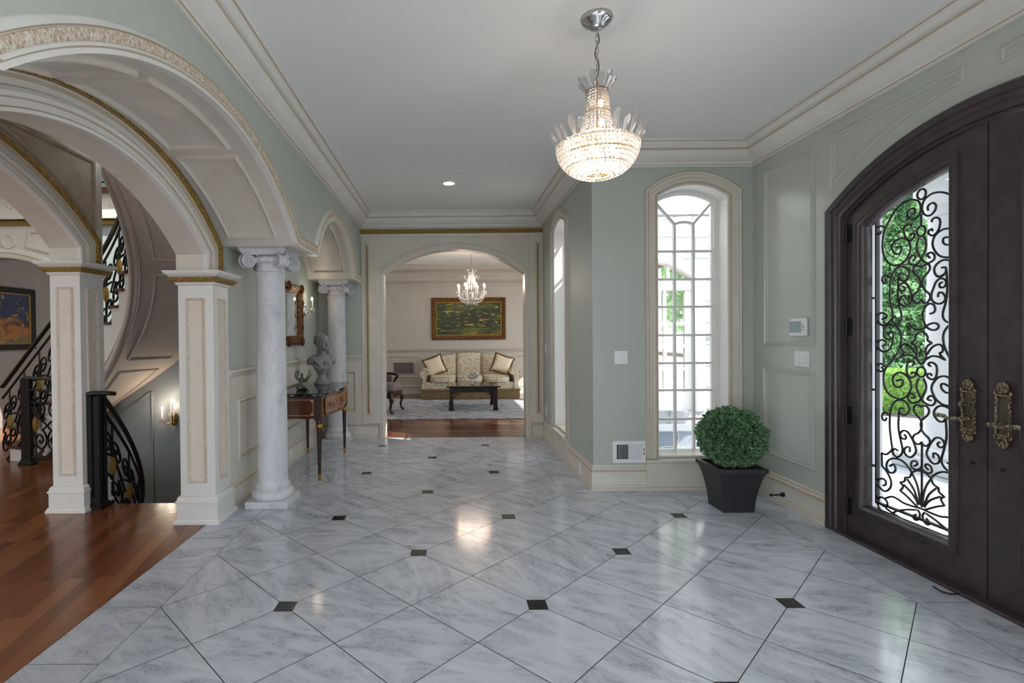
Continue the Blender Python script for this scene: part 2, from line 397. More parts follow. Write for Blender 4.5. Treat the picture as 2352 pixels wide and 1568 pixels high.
# ------------------------------------------------------------------ floors
O = (.438, 2.648); A2 = .3235
def clip(poly, axis, lim, keep_less):
    out = []
    for i in range(len(poly)):
        p, q = poly[i], poly[(i + 1) % len(poly)]
        ip = (p[axis] <= lim) == keep_less; iq = (q[axis] <= lim) == keep_less
        if ip: out.append(p)
        if ip != iq:
            t = (lim - p[axis]) / (q[axis] - p[axis]); out.append(tuple(p[k] + t * (q[k] - p[k]) for k in (0, 1)))
    return out
def build_floor():
    vs, fs, mi, at = [], [], [], []
    def poly(p, m, r):
        if len(p) < 3: return
        o = len(vs); vs.extend([(x, y, 0) for x, y in p]); fs.append(tuple(range(o, o + len(p)))); mi.append(m); at.append(r)
    regs = [(-1.503, 2.379, -2.5, 4.284), (-1.503, .968, 4.284, 6.80)]
    def clipped(p, m, r, grout=.0):
        for k, (x0, x1, y0, y1) in enumerate(regs):
            q = clip(p, 0, x0 + .0015, False); q = clip(q, 0, x1 - .0015, True) if q else q
            q = clip(q, 1, y0 + (0 if k else 0), False) if q else q
            q = clip(q, 1, y1 - (.0015 if k else 0), True) if q else q
            if q: 
                if k == 0 and max(y for _, y in q) > y1 - 1e-6 and max(x for x, _ in q) > .968:
                    q = clip(q, 1, y1 - .0015, True) if min(x for x, _ in q) > .968 else q
                poly(q, m, r)
    dot = lambda q: abs(q + 1.503) > .05 and abs(q - 2.379) > .05      # no insets on the border lines
    g = .0021; c = .0475
    for m in range(-16, 17):
        for n in range(-16, 17):
            x = O[0] + A2 * (m + n); y = O[1] + A2 * (m - n)
            r = (RND.random(), RND.random(), RND.random(), 1)
            # diamond: corners left (x,y) top right bottom
            L, T, Rr, B = (x, y), (x + A2, y + A2), (x + 2 * A2, y), (x + A2, y - A2)
            par = [(m, n), (m + 1, n), (m + 1, n + 1), (m, n + 1)]; k = g * sqrt(2); pts = []
            for (pm, pn), (px, py), (ix, iy) in zip(par, [L, T, Rr, B], [(1, 0), (0, -1), (-1, 0), (0, 1)]):
                if pm % 2 == 0 and pn % 2 == 0 and dot(px):
                    cc = c + g
                    if ix: pts += [(px + ix * cc, py - ix * (cc - k)), (px + ix * cc, py + ix * (cc - k))]
                    else: pts += [(px + iy * (cc - k), py + iy * cc), (px - iy * (cc - k), py + iy * cc)]
                else: pts.append((px + ix * k, py + iy * k))
            clipped(pts, 0, r)
            if m % 2 == 0 and n % 2 == 0 and dot(x):
                clipped([(x - c, y - c), (x - c, y + c), (x + c, y + c), (x + c, y - c)], 1, r)
    # border strips cut into blocks
    s = .4575
    def strip(x0, x1, y0, y1, along, start):
        lo, hi = (y0, y1) if along == 1 else (x0, x1)
        k = math.floor((lo - start) / s); e = start + k * s
        while e < hi:
            a, b = max(e, lo) + .0015, min(e + s, hi) - .0015
            if b - a > .004:
                r = (RND.random(), RND.random(), RND.random(), 1)
                if along == 1: poly([(x0 + .0015, a), (x0 + .0015, b), (x1 - .0015, b), (x1 - .0015, a)], 0, r)
                else: poly([(a, y0 + .0015), (a, y1 - .0015), (b, y1 - .0015), (b, y0 + .0015)], 0, r)
            e += s
    strip(-1.815, -1.503, -2.5, 7.1, 1, 2.643)
    strip(2.379, 2.72, -2.5, 4.62, 1, 2.646)
    strip(.968, 2.379, 4.284, 4.62, 0, 1.42)
    strip(.968, 1.29, 4.62, 7.1, 1, 4.284)
    strip(-1.503, .968, 6.80, 7.1, 0, .02)
    me = bpy.data.meshes.new('floor'); me.from_pydata(vs, [], fs)
    me.materials.append(M['floor']); me.materials.append(M['blk']); me.polygons.foreach_set('material_index', mi)
    ca = me.color_attributes.new('tile', 'FLOAT_COLOR', 'CORNER'); i = 0
    for p in me.polygons:
        for li in p.loop_indices: ca.data[li].color = at[p.index]
    b = bmesh.new(); b.from_mesh(me)
    for f in b.faces:
        if f.normal.z < 0: f.normal_flip()
    b.to_mesh(me); b.free(); me.update()
    o = bpy.data.objects.new('floor', me); COL.objects.link(o); st(o)
    gb = MB().slab([(-1.815, -2.5), (-1.815, 7.1), (1.45, 7.1), (1.45, 4.75), (2.80, 4.75), (2.80, -2.5)], [], fPlan, -.002, -.15)
    st(gb.build('trim_31', M['grout']))
build_floor()
st(MB().slab([(-8, -2.5), (-8, 7.1), (-4.62, 7.1), (-4.62, 5.72), (-4.05, 5.38), (-3.45, 5.1), (-3.25, 4.33), (-1.817, 4.33), (-1.817, -2.5)], [], fPlan, 0, -.15).build('floor', M['wood']))
st(MB().box(-8, -4.4, 7.1, 11, -.15, 0).build('floor', M['wood']))
st(MB().slab([(-3.6, 7.1), (-3.6, 12.5), (3.9, 12.5), (3.9, 7.3), (1.4, 7.3), (1.4, 7.1)], [], fPlan, 0, -.15).build('floor', M['wood2']))

# ------------------------------------------------------------------ walls and ceilings
WC = 2.157
def ogee(half, bottom, spring, apex, n=24, c=WC):
    rise = apex - spring; r = (half * half + rise * rise) / (2 * rise)
    return [(c - half, bottom)] + arc(c, apex - r, r, c - half, c + half, n) + [(c + half, bottom)]
hole = ogee(.318, .28, 2.60, 2.707)
st(MB().slab([(1.268, 0), (1.268, 3.05), (2.91, 3.05), (2.91, 0)], [hole], fWin, 0, -.22).build('wall_front', M['sage']))
corh = [(a - WC + 5.955, b) for a, b in hole]
st(MB().slab([(4.82, 0), (4.82, 3.05), (7.26, 3.05), (7.26, 0)], [corh], fCor, 0, -.22).build('wall_corridor', M['sage']))
DC, DZ = 2.63, .755
def doorarc(r, half, bottom, c=DC): return [(c - half, bottom)] + arc(c, DZ, r, c - half, c + half, 48) + [(c + half, bottom)]
dh = doorarc(1.80, 1.04, 0)
st(MB().slab([(.3, 0), (.3, 3.05), (4.6, 3.05), (4.6, 0)] + dh[::-1], [], fRight, 0, -.2).build('wall_right', M['sagegl']))
# living-room wall with its arched opening
fa = ogee(.97, 0, 2.23, 2.57, 40, .07)
st(MB().slab([(-1.9, 0), (-1.9, 3.05), (1.268, 3.05), (1.268, 0)] + fa[::-1], [], fFar, 0, -.2).build('wall_far', M['cream']))
st(MB().box(-1.77, -1.19, 7.03, 7.05, 1.08, 3.05).build('wall_far', M['sage']))
# upper arcade wall with its two barrel-vaulted openings
BR, BC, BZ = 2.107, 2.72, .478
SR = (.915 ** 2 + .5 ** 2) / (2 * .5); SCY = 5.585; SZ = 2.61 - SR
bigarc = arc(BC, BZ, BR, 1.375, 4.065, 60); smallarc = arc(SCY, SZ, SR, 4.67, 6.5, 48)
edge = [(-2.5, 2.11)] + bigarc + smallarc + [(7.05, 2.11)]
o = MB().slab([(-2.5, 3.05)] + [(7.05, 3.05)] + edge[::-1], [], fLeft, 0, -.60, (0, 0, 1)).build('wall_left', [M['sage'], M['cream']], smooth=30); st(o)
st(MB().box(-1.97, -1.77, 4.115, 7.05, 0, 3.05).build('wall_alcove', M['sage']))
# inner arcade wall carrying the gilded arch
GR, GZ = 1.73, .69
inn = [(1.57, 1.88)] + arc(2.70, GZ, GR, 1.57, 3.83, 50) + [(3.83, 1.88)]
st(MB().slab([(1.29, 1.88), (1.29, 3.05), (4.115, 3.05), (4.115, 1.88)] + inn[::-1], [], fInn, 0, -.22).build('wall_arcade', M['cream'], smooth=30))
# second arcade, deeper in the stair hall
AR, AZ = 2.167, .4765
a2 = [(1.29, 2.0)] + arc(2.71, AZ, AR, 1.29, 4.13, 50) + [(4.13, 2.0)]
st(MB().slab([(1.0, 2.0), (1.0, 6.0), (4.41, 6.0), (4.41, 2.0)] + a2[::-1], [], fArc2, 0, -.24).build('wall_hall', M['cream'], smooth=30))
# hall far wall with an arch, painting room behind it
hf = ogee(.97, 0, 2.16, 2.5, 40, -6.13)
st(MB().slab([(-8, 0), (-8, 6.0), (-1.9, 6.0), (-1.9, -2.4), (-4.62, -2.4), (-4.62, 0)] + hf[::-1], [], fFar, 0, -.2).build('wall_hall', M['sage_shaded']))
st(MB().slab([(-8, 2.16), (-8, 3.0), (-4.9, 3.0), (-4.9, 2.16)] + ogee(.97, 2.16, 2.161, 2.5, 40, -6.13)[::-1], [], fFar, .012, 0).build('trim_8', M['cream']))
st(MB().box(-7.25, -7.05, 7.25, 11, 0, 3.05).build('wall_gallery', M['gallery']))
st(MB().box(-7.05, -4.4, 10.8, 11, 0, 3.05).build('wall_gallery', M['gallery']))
st(MB().box(-8, -4.4, 7.25, 11, 3.05, 3.15).build('ceiling', M['ceil']))
st(MB().slab([(-1.80, -2.5), (-1.80, 7.25), (1.48, 7.25), (1.48, 4.81), (2.9, 4.81), (2.9, -2.5)], [], fPlan, 3.05, 3.2).build('ceiling', M['ceil']))
st(MB().box(-2.95, -1.8, -2.5, 4.33, 3.05, 3.2).build('ceiling', M['ceil']))
st(MB().box(-3.7, 4.0, 7.25, 12.5, 3.05, 3.2).build('ceiling', M['ceil']))
st(MB().box(-3.7, 4.0, 12.3, 12.5, 0, 3.05).build('wall_living', M['putty']))
# living-room side walls with tall window openings out of the photograph's sight
for x, nm in ((-3.6, 'wall_living'), (3.8, 'wall_living')):
    st(MB().slab([(7.25, 0), (7.25, 3.05), (12.3, 3.05), (12.3, 0)], [[(7.7, .1), (7.7, 2.75), (9.6, 2.75), (9.6, .1)], [(9.9, .1), (9.9, 2.75), (11.8, 2.75), (11.8, .1)]], lambda a, b, w, x=x: (x + w, a, b), 0, .12).build(nm, M['putty']))
st(MB().box(-3.7, -1.9, 7.05, 7.25, 0, 3.05).build('wall_living', M['putty']))

st(MB().slab([(-2.5, 0), (-2.5, 6), (7.05, 6), (7.05, 0)], [], lambda a, b, w: (-8 + w, a, b), 0, -.2).build('wall_hall', M['cream']))  # unseen side wall, added to keep daylight off the hall's far wall
st(MB().box(-8, -1.8, -2.7, -2.5, 2.6, 6.0).box(-8, -5.3, -2.7, -2.5, 0, 2.6).build('wall_hall', M['cream']))  # unseen end wall, added to cut daylight; gap below lets some in
st(MB().box(-8, -1.9, -2.5, 7.25, 6.0, 6.15).build('ceiling', M['ceil']))  # last one: unseen hall roof, added to shut out light from above
st(MB().box(-.5, 2.9, -2.7, -2.5, 0, 3.05).build('wall_back_baffle', M['sage']))  # unseen partial wall, added to dim the daylight on the window wall
# ------------------------------------------------------------------ cornice, baseboards, wainscot
CORN = [(0, 2.85), (.02, 2.85), (.02, 2.866), (.03, 2.868), (.032, 2.886), (.05, 2.895), (.072, 2.91), (.10, 2.94), (.113, 2.965), (.116, 2.978), (.134, 2.98), (.134, 2.996), (.148, 3.008), (.156, 3.026), (.168, 3.028), (.168, 3.0505), (0, 3.0505)]
BASE = [(0, 0), (.03, 0), (.03, .026), (.024, .03), (.021, .045), (.018, .05), (.018, .165), (.024, .17), (.024, .182), (.018, .187), (.013, .2), (.013, .21), (.006, .225), (0, .225)]
loop = [(2.69, -2.5), (2.69, 4.6), (1.268, 4.6), (1.268, 7.05), (-1.20, 7.05), (-1.20, -2.5)]
st(MB().sweep(loop, CORN, fPlan, glaze=.0135).build('trim_1', [M['ivory'], M['glaze']], smooth=22))
st(MB().sweep([(2.69, 3.70), (2.69, 4.6), (1.268, 4.6), (1.268, 7.05), (1.04 + .075, 7.05)], BASE, fPlan, glaze=.0125).build('baseboard_right', [M['cream'], M['glaze']], smooth=40))
st(MB().sweep([(2.69, .3), (2.69, 1.565)], BASE, fPlan, glaze=.0125).build('baseboard_right', [M['cream'], M['glaze']], smooth=40))
st(MB().sweep([(-.98, 7.05), (-1.77, 7.05), (-1.77, 4.115)], BASE, fPlan, glaze=.0125).build('baseboard_left', [M['cream'], M['glaze']], smooth=40))
RAIL = [(0, 1.055), (.012, 1.055), (.014, 1.07), (.03, 1.085), (.034, 1.1), (.045, 1.105), (.045, 1.122), (.02, 1.13), (0, 1.13)]
st(MB().sweep([(-1.19, 7.03), (-1.77, 7.03), (-1.77, 4.115)], RAIL, fPlan, glaze=.013).build('trim_2', [M['cream'], M['glaze']], smooth=50))
mb = MB().box(-1.77, -1.758, 4.115, 7.05, .2, 1.06).box(-1.77, -1.19, 7.03, 7.05, .2, 1.08)
for a0, a1 in ((4.27, 5.0), (5.16, 6.0), (6.16, 6.88)): mb.sweep(rect(a0, a1, .37, .875), PANEL, lambda a, b, w: fAlc(a, b, w + .012), True, glaze=.009)
mb.sweep(rect(-1.66, -1.27, .37, .92), PANEL, lambda a, b, w: fFar(a, b, w + .02), True, glaze=.009)
st(mb.build('trim_3', [M['cream'], M['glaze']], smooth=40))

# ------------------------------------------------------------------ arcade trims
ARCH = [(-.003, -.02), (-.003, .022), (.014, .022), (.02, .03), (.03, .024), (.074, .024), (.08, .032), (.088, .022), (.1, .012), (.106, 0), (.106, -.02)]
st(MB().sweep(edge, ARCH, fLeft, glaze=.0105).build('trim_4', [M['ivory'], M['glaze']], smooth=40))
st(MB().sweep(edge, [(.031, .02), (.034, .031), (.052, .035), (.07, .031), (.073, .02)], fLeft).build('trim_5', M['carvcream'], smooth=60))
SOF = [(0, 0), (-.012, 0), (-.02, .005), (-.026, .014), (-.02, .022), (-.012, .027), (0, .027)]
mb = MB()
def vault_panel(c, cz, r, p0, p1, x0, x1):
    pts = lambda a, b, q=16: [(c + r * sin(a + (b - a) * i / q), cz + r * cos(a + (b - a) * i / q)) for i in range(q + 1)]
    A = pts(p0, p1)
    mb.sweep(A, SOF, lambda a, b, w: (x0 - w, a, b)); mb.sweep(A, SOF, lambda a, b, w: (x1 + w, a, b))
    dp = .021 / r
    for q in (p0 + .003 / r, p1 - dp - .003 / r):
        S = pts(q, q + dp, 2); mb.sweep(S, [(0, .004), (-.023, .004), (-.023, x0 - x1 - .004), (0, x0 - x1 - .004)], lambda a, b, w: (x0 - w, a, b))
d2 = math.radians
for p0, p1 in ((-37, -14.0), (-11.8, 11.8), (14.0, 37)): vault_panel(BC, BZ, BR, d2(p0), d2(p1), -1.315, -1.70)
for p0, p1 in ((-53, -3), (3, 53)): vault_panel(SCY, SZ, SR, d2(p0), d2(p1), -1.29, -1.70)
st(mb.build('trim_6', M['cream'], smooth=50))
GARCH = [(-.003, -.02), (-.003, .014), (.012, .02), (.02, .014), (.05, .014), (.056, .026), (.075, .03), (.095, .022), (.1, .014), (.128, .014), (.134, .024), (.144, .028), (.205, .028), (.212, .02), (.212, -.02)]
st(MB().sweep(inn, GARCH, fInn, glaze=.014).build('trim_7', [M['ivory'], M['glaze']], smooth=22))
st(MB().sweep(inn, [(.152, .024), (.154, .044), (.162, .052), (.184, .052), (.191, .044), (.193, .024)], fInn).build('trim_9', M['gold'], smooth=60))
st(MB().sweep(a2, GARCH, fArc2, glaze=.014).build('trim_10', [M['ivory'], M['glaze']], smooth=22))
st(MB().sweep(a2, [(.152, .024), (.154, .044), (.162, .052), (.184, .052), (.191, .044), (.193, .024)], fArc2).build('trim_11', M['gold'], smooth=60))
sp2 = arc(2.71, AZ, AR + .27, 2.75, 4.2, 14)
spl = [(2.75, 2.84)] + [(4.285, 2.84)] + [(4.285, AZ + sqrt((AR + .27) ** 2 - (4.285 - 2.71) ** 2))] + sp2[::-1]
st(MB().slab(spl, [], fArc2, .008, 0).build('trim_12', M['faux']))
st(MB().sweep(spl, [(-.005, 0), (-.005, .02), (.01, .028), (.025, .02), (.032, 0)], fArc2, True).build('trim_13', M['faux'], smooth=40))

# pillars with beaded panels
def bead_frame(mb, a0, a1, b0, b1, fn, wd=.022):
    mb.sweep(rect(a0, a1, b0, b1), [(0, 0), (0, .006), (-.004, .01), (-wd * .35, .006), (-wd, .004), (-wd, 0)], fn, True)
    n = int((b1 - b0) / .02)
    for i in range(n):
        z = b0 + .012 + (b1 - b0 - .024) * i / (n - 1)
        for a in (a0 + wd * .6, a1 - wd * .6): p = fn(a, z, .007); mb.ball(p, (.0065, .0065, .008), 6, 4)
    k = max(2, int((a1 - a0) / .02))
    for i in range(1, k):
        for z in (b0 + wd * .6, b1 - wd * .6): mb.ball(fn(a0 + (a1 - a0) * i / k, z, .007), (.008, .0065, .0065), 6, 4)
def pillar(x0, x1, y0, y1, top, label, bz):
    cx, cy = (x0 + x1) / 2, (y0 + y1) / 2
    t = thing('square_pillar', (cx, cy, 0), label, 'pillar', 'square panelled pillars of the stair hall arches')
    MB().box(x0, x1, y0, y1, .0, top - .02).build('shaft', M['white'], t)
    ring = rect(x0, x1, y0, y1)
    MB().sweep(ring, [(0, 0), (.04, 0), (.04, .018), (.034, .022), (.03, .036), (.022, .04), (.022, .15), (.03, .156), (.03, .168), (.02, .176), (.02, .19), (.01, .205), (0, .21)], fPlan, True).build('base', M['white'], t, smooth=40)
    MB().sweep(ring, [(0, top - .105), (.012, top - .1), (.016, top - .088), (.02, top - .08), (.055, top - .03), (.072, top - .02), (.08, top - .004), (.08, top), (0, top)], fPlan, True).build('cap', M['white'], t, smooth=40)
    MB().sweep(ring, [(.018, top - .082), (.032, top - .080), (.042, top - .068), (.051, top - .056), (.053, top - .046), (.03, top - .046)], fPlan, True).build('gilt_band', M['gold'], t, smooth=60)
    mb = MB(); zt = top - .2
    bead_frame(mb, cx - .07, cx + .07, bz, zt, lambda a, b, w: (a, y0 - w, b)); bead_frame(mb, cx - .07, cx + .07, bz, zt, lambda a, b, w: (a, y1 + w, b))
    bead_frame(mb, cy - .07, cy + .07, bz, zt, lambda a, b, w: (x1 + w, a, b)); bead_frame(mb, cy - .07, cy + .07, bz, zt, lambda a, b, w: (x0 - w, a, b))
    mb.build('beaded_panel', M['bead'], t, smooth=60)
    mi_ = MB()
    for q in (lambda a, b, w: (cx + a, y0 - w, b), lambda a, b, w: (cx + a, y1 + w, b), lambda a, b, w: (x1 + w, cy + a, b), lambda a, b, w: (x0 - w, cy + a, b)): mi_.slab(rect(-.042, .042, bz + .03, zt - .03), [], q, .002, -.004)
    mi_.build('inset_panel', M['inset'], t)
    return t
pillar(-2.02, -1.76, 3.855, 4.115, 1.88, 'white square pillar with beaded panels where wood floor meets marble', .3)
pillar(-3.19, -2.95, 4.13, 4.41, 2.0, 'white square pillar with beaded panels beside the black railing post', .29)
for x0, x1, y0, y1, top in ((-2.02, -1.76, 1.3, 1.56, 1.88), (-3.19, -2.95, 1.0, 1.28, 2.0)):
    st(MB().box(x0, x1, y0, y1, 0, top).build('pillar', M['white']))

# marble Ionic columns
def column(cy, label):
    cx = -1.49
    t = thing('marble_column', (cx, cy, 0), label, 'column', 'grey marble columns under the arches')
    MB().box(cx - .172, cx + .172, cy - .172, cy + .172, 0, .058).build('plinth', M['marcol'], t, bevel=.004)
    MB().lathe([(0, .055), (.155, .055), (.165, .064), (.17, .082), (.17, .1), (.163, .122), (.15, .132), (.137, .136), (.137, .148), (.142, .155), (.142, .166), (.134, .173), (.126, .19), (.122, .21), (0, .21)], (cx, cy, 0), 48).build('base_moulding', M['marcol'], t, smooth=50)
    pr = [(0, .2)] + [(.122 - .008 * max(0, (z - .6) / 1.2) ** 1.3, z) for z in [.2 + 1.66 * i / 14 for i in range(15)]] + [(.117, 1.885), (.123, 1.895), (.125, 1.906), (.122, 1.918), (.112, 1.922), (0, 1.922)]
    MB().lathe(pr, (cx, cy, 0), 64).build('shaft', M['marcol'], t, smooth=50)
    cap = MB().lathe([(0, 1.92), (.112, 1.92), (.113, 1.985), (.13, 1.992), (.146, 2.012), (.146, 2.03), (.13, 2.045), (.1, 2.06), (0, 2.06)], (cx, cy, 0), 48)
    for i in range(16):
        a = 2 * pi * (i + .5) / 16; cap.ball((cx + .138 * cos(a), cy + .138 * sin(a), 2.012), (.017, .017, .022), 8, 6)
    ab = []
    for k in range(4):
        a0 = pi / 4 + k * pi / 2
        p, q = V((cos(a0), sin(a0))) * .272, V((cos(a0 + pi / 2), sin(a0 + pi / 2))) * .272
        tn = V((-sin(a0), cos(a0)))
        for i in range(9):
            u = i / 8; m = p.lerp(q, u); ins = .045 * 4 * u * (1 - u); ab.append(tuple(m * (1 - ins / m.length)))
    for s0, z0, z1 in ((.90, 2.055, 2.072), (.95, 2.07, 2.092), (1.0, 2.088, 2.112)):
        cap.slab([(cx + a * s0, cy + b * s0) for a, b in ab][::-1], [], fPlan, z0, z1)
    cap.build('capital', M['marcol'], t, smooth=40)
    for k in range(4):
        a0 = pi / 4 + k * pi / 2; d = V((cos(a0), sin(a0), 0)); tn = V((-sin(a0), cos(a0), 0)); c = V((cx, cy, 2.002)) + d * .192; cap_s = .74
        vo = MB()
        sc = [(u, z) for u, z in spiral(0, 0, .058, .009, pi * .5, -2.4, 60)]
        for sgn in (-1, 1):
            vo.tube([c + d * u + V((0, 0, z)) + tn * (.032 * sgn) for u, z in sc], [.0105 - .005 * i / 60 for i in range(61)], 6)
            vo.ball(c + tn * (.035 * sgn), .012, 10, 8)
            vo.tube([c + V((0, 0, .058)) + tn * .032 * sgn, c - d * .05 + V((0, 0, .058)) + tn * .03 * sgn, c - d * .10 + V((0, 0, .045)) + tn * .02 * sgn], .0095, 6)
        n = 28; vo.add([c + d * .054 * cos(2 * pi * i / n) + V((0, 0, .054 * sin(2 * pi * i / n))) + tn * w for w in (-.029, .029) for i in range(n)],
                       [(i, (i + 1) % n, n + (i + 1) % n, n + i) for i in range(n)] + [tuple(range(n))[::-1], tuple(range(n, 2 * n))])
        vo.build('volute', M['marcol'], t, smooth=45)
    return t
column(4.32, 'grey marble Ionic column in front, between the two arches')
column(6.84, 'grey marble Ionic column farther back, by the living room arch')
st(MB().lathe([(0, 0), (.17, 0), (.17, .06), (.13, .2), (.12, 1.86), (.2, 2.11), (0, 2.11)], (-1.49, 1.12, 0), 32).build('column', M['marcol'], smooth=40))

# ------------------------------------------------------------------ living-room arch dressing
AJ = [(0, -.21), (0, .02), (.02, .03), (.05, .03), (.07, .02), (.075, 0), (.075, -.21)]
st(MB().sweep(ogee(.97, 0, 2.23, 2.57, 40, .07), [(-.012, -.2), (-.012, .012), (.012, .03), (.05, .026), (.07, .018), (.075, 0), (.0, -.2)], fFar).build('trim_14', M['cream'], smooth=40))
st(MB().box(-1.19, -.93, 7.02, 7.05, .2, 2.74).box(1.09, 1.268, 7.02, 7.05, .2, 2.74).build('trim_15', M['cream'], bevel=.004))
mb = MB()
for c in (-1.11, 1.2): bead_frame(mb, c - .034, c + .034, .31, 2.64, lambda a, b, w: fFar(a, b, w + .03), .026)
st(mb.build('trim_16', M['bead'], smooth=60))
mb = MB()
for c in (-1.11, 1.2): mb.box(c - .01, c + .01, 7.012, 7.02, .335, 2.615)
st(mb.build('trim_17', plain('brown_glaze', '#8b765c', .5)))
st(MB().sweep([(1.268, 7.05), (-1.20, 7.05)], [(0, 2.775), (.036, 2.775), (.042, 2.79), (.042, 2.812), (.036, 2.826), (0, 2.826)], fPlan).build('trim_18', M['gold'], smooth=50))
st(MB().sweep([(1.268, 7.05), (-1.20, 7.05)], [(0, 2.73), (.03, 2.73), (.034, 2.745), (.03, 2.77), (0, 2.77)], fPlan).build('trim_19', M['cream'], smooth=50))
st(MB().box(-.93, 1.08, 7.05, 7.25, -.02, .003).build('trim_20', M['wood2']))

# ------------------------------------------------------------------ windows
def window(name, fn, fl, lab):
    w_ = struct(name)
    cas = ogee(.318, .28, 2.60, 2.707)
    MB().sweep(cas, [(0, -.01), (0, .012), (.012, .018), (.02, .012), (.045, .014), (.052, .026), (.075, .03), (.082, .02), (.1, .026), (.107, .02), (.107, -.01)], fn, glaze=.0138).build('casing', [M['cream'], M['glaze']], w_, smooth=40)
    MB().sweep(cas, [(-.012, -.2), (-.012, -.0), (.0, .0), (.0, -.2)], fn).build('jamb', M['white'], w_, smooth=40)
    sash = [(WC - .290, .285)] + arc(WC, 2.1466, .545, WC - .290, WC + .290, 24) + [(WC + .290, .285)]
    MB().sweep(sash, [(.03, -.215), (.03, -.14), (.012, -.145), (.004, -.16), (-.02, -.165), (-.024, -.18), (-.034, -.185), (-.034, -.215)], fn, True).build('sash', M['white'], w_, smooth=40)
    mu = MB()
    def bar(p, q, wd=.02, e=0):
        P, Q = V(p), V(q); d = (Q - P).normalized(); n = V((-d.y, d.x)) * wd / 2
        mu.slab([tuple(P - n), tuple(P + n), tuple(Q + n), tuple(Q - n)], [], fn, -.165 - e, -.2 + e)
    for a in (-.0855, .0855): bar((WC + a, .32), (WC + a, 2.389))
    for z in (.6, .865, 1.114, 1.371, 1.631, 1.883, 2.139): bar((WC - .26, z), (WC + .26, z), .02, .002)
    bar((WC - .0855, 2.389), (WC - .245, 2.572), .02, .003); bar((WC + .0855, 2.389), (WC + .245, 2.572), .02, .003)
    mu.sweep(arc(WC, 2.2, .207, WC - .0855, WC + .0855, 8), [(-.01, -.199), (-.01, -.166), (.01, -.166), (.01, -.199)], fn)
    mu.build('muntin_grid', M['white'], w_)
    MB().slab(sash, [], fn, -.186, -.19).build('pane', M['glass'], w_)
    MB().slab([(WC - .43, .25), (WC - .43, .275), (WC + .43, .275), (WC + .43, .25)], [], fn, .05, -.01).slab([(WC - .318, .28), (WC - .318, .30), (WC + .318, .30), (WC + .318, .28)], [], fn, -.01, -.17).build('sill', M['cream'], w_, bevel=.006)
    MB().slab([(WC - .425, .04), (WC - .425, .252), (WC + .425, .252), (WC + .425, .04)], [], fn, .027, 0).build('apron', M['cream'], w_)
window('window_1', fWin, None, '')
window('window_2', lambda a, b, w: fCor(a - WC + 5.955, b, w), None, '')

# ------------------------------------------------------------------ right wall panels
mb = MB(); pr = [(0, 0), (0, .004), (-.006, .01), (-.014, .012), (-.02, .004), (-.03, .002), (-.036, .008), (-.042, .006), (-.046, 0)]
mb.sweep(rect(3.825, 4.44, 1.28, 2.76), pr, fRight, True); mb.sweep(rect(3.84, 4.45, .36, 1.10), pr, fRight, True)
pp = arc(DC, DZ, 1.93, 2.717, 3.672, 20)
spn = [(2.717, 2.765)] + [(3.672, 2.765)] + pp[::-1]
mb.sweep(spn, pr, fRight, True); mb.sweep([(2 * DC - a, b) for a, b in spn][::-1], pr, fRight, True)
mb.sweep(rect(.8, 1.4, 1.28, 2.76), pr, fRight, True); mb.sweep(rect(.8, 1.4, .36, 1.10), pr, fRight, True)
st(mb.build('trim_21', M['sagegl'], smooth=40))

# ------------------------------------------------------------------ living-room trim
mb = MB()
LV = lambda z0: [(0, z0), (.02, z0), (.02, z0 + .012), (.05, z0 + .05), (.075, z0 + .055), (.075, z0 + .075), (.1, z0 + .09), (.1, z0 + .11), (0, z0 + .11)]
lp = [(3.8, 7.46), (3.8, 12.3), (-3.48, 12.3), (-3.48, 7.26)]
mb.sweep(lp, [(0, 2.56), (.02, 2.56), (.03, 2.6), (.035, 2.64), (.06, 2.66), (.06, 2.7), (.12, 2.78), (.17, 2.83), (.18, 2.87), (.22, 2.93), (.26, 2.99), (.27, 3.05), (0, 3.05)], fPlan)
for z, u, s in ((2.605, .035, .03), (2.655, .062, .016), (2.85, .19, .035), (2.9, .215, .016)):
    n = int(7.2 / (s * 1.9))
    for i in range(n):
        x = -3.4 + 7.1 * i / n; mb.box(x, x + s, 12.3 - u - .012, 12.3 - u + .03, z, z + s * 1.3)
st(mb.build('trim_22', M['putty'], smooth=40))
mb = MB().sweep(lp, [(u, z - .055) for u, z in RAIL], fPlan).sweep(lp, BASE, fPlan)
for a0, a1 in ((-3.2, -.75), (-.45, 1.9), (2.2, 3.5)): mb.sweep(rect(a0, a1, .40, .91), PANEL, lambda a, b, w: (a, 12.3 - w, b), True)
st(mb.build('trim_23', M['putty'], smooth=40))
st(MB().box(-8, -1.97, 7.0, 7.05, 2.93, 2.99).box(-8, -4.55, 6.99, 7.05, 3.0, 3.05).build('trim_24', M['gold']))
mb = MB().box(-8, -1.97, 6.97, 7.05, 3.06, 3.34).box(-8, -1.97, 6.93, 7.05, 3.0, 3.06)
for i in range(30): mb.lathe([(0, 0), (.05, 0), (.05, .012), (.03, .012), (.028, .02), (0, .022)], (0, 0, 0), 14, 0, Matrix.Translation((-7.9 + i * .2, 6.97, 3.2)) @ Matrix.Rotation(pi / 2, 4, 'X'))
st(mb.build('trim_25', M['cream'], smooth=40))
st(MB().box(-8, -1.97, 6.85, 7.05, 3.34, 3.39).build('trim_26', M['mahog']))
mb = MB().tube([(-7.9, 6.9, 3.47), (-2, 6.9, 3.47)], .012).tube([(-7.9, 6.9, 3.56), (-2, 6.9, 3.56)], .012)
tag(mb.build('balcony_rail', M['iron']), 'thin black rails along the upper balcony edge', 'railing')
mb = MB(); AP = ogee(.97, 0, 2.16, 2.5, 40, -6.13)
mb.sweep(AP, [(0, -.2), (0, .03), (.03, .04), (.06, .03), (.07, .045), (.11, .04), (.13, .02), (.14, 0), (.0, -.2)], fFar)
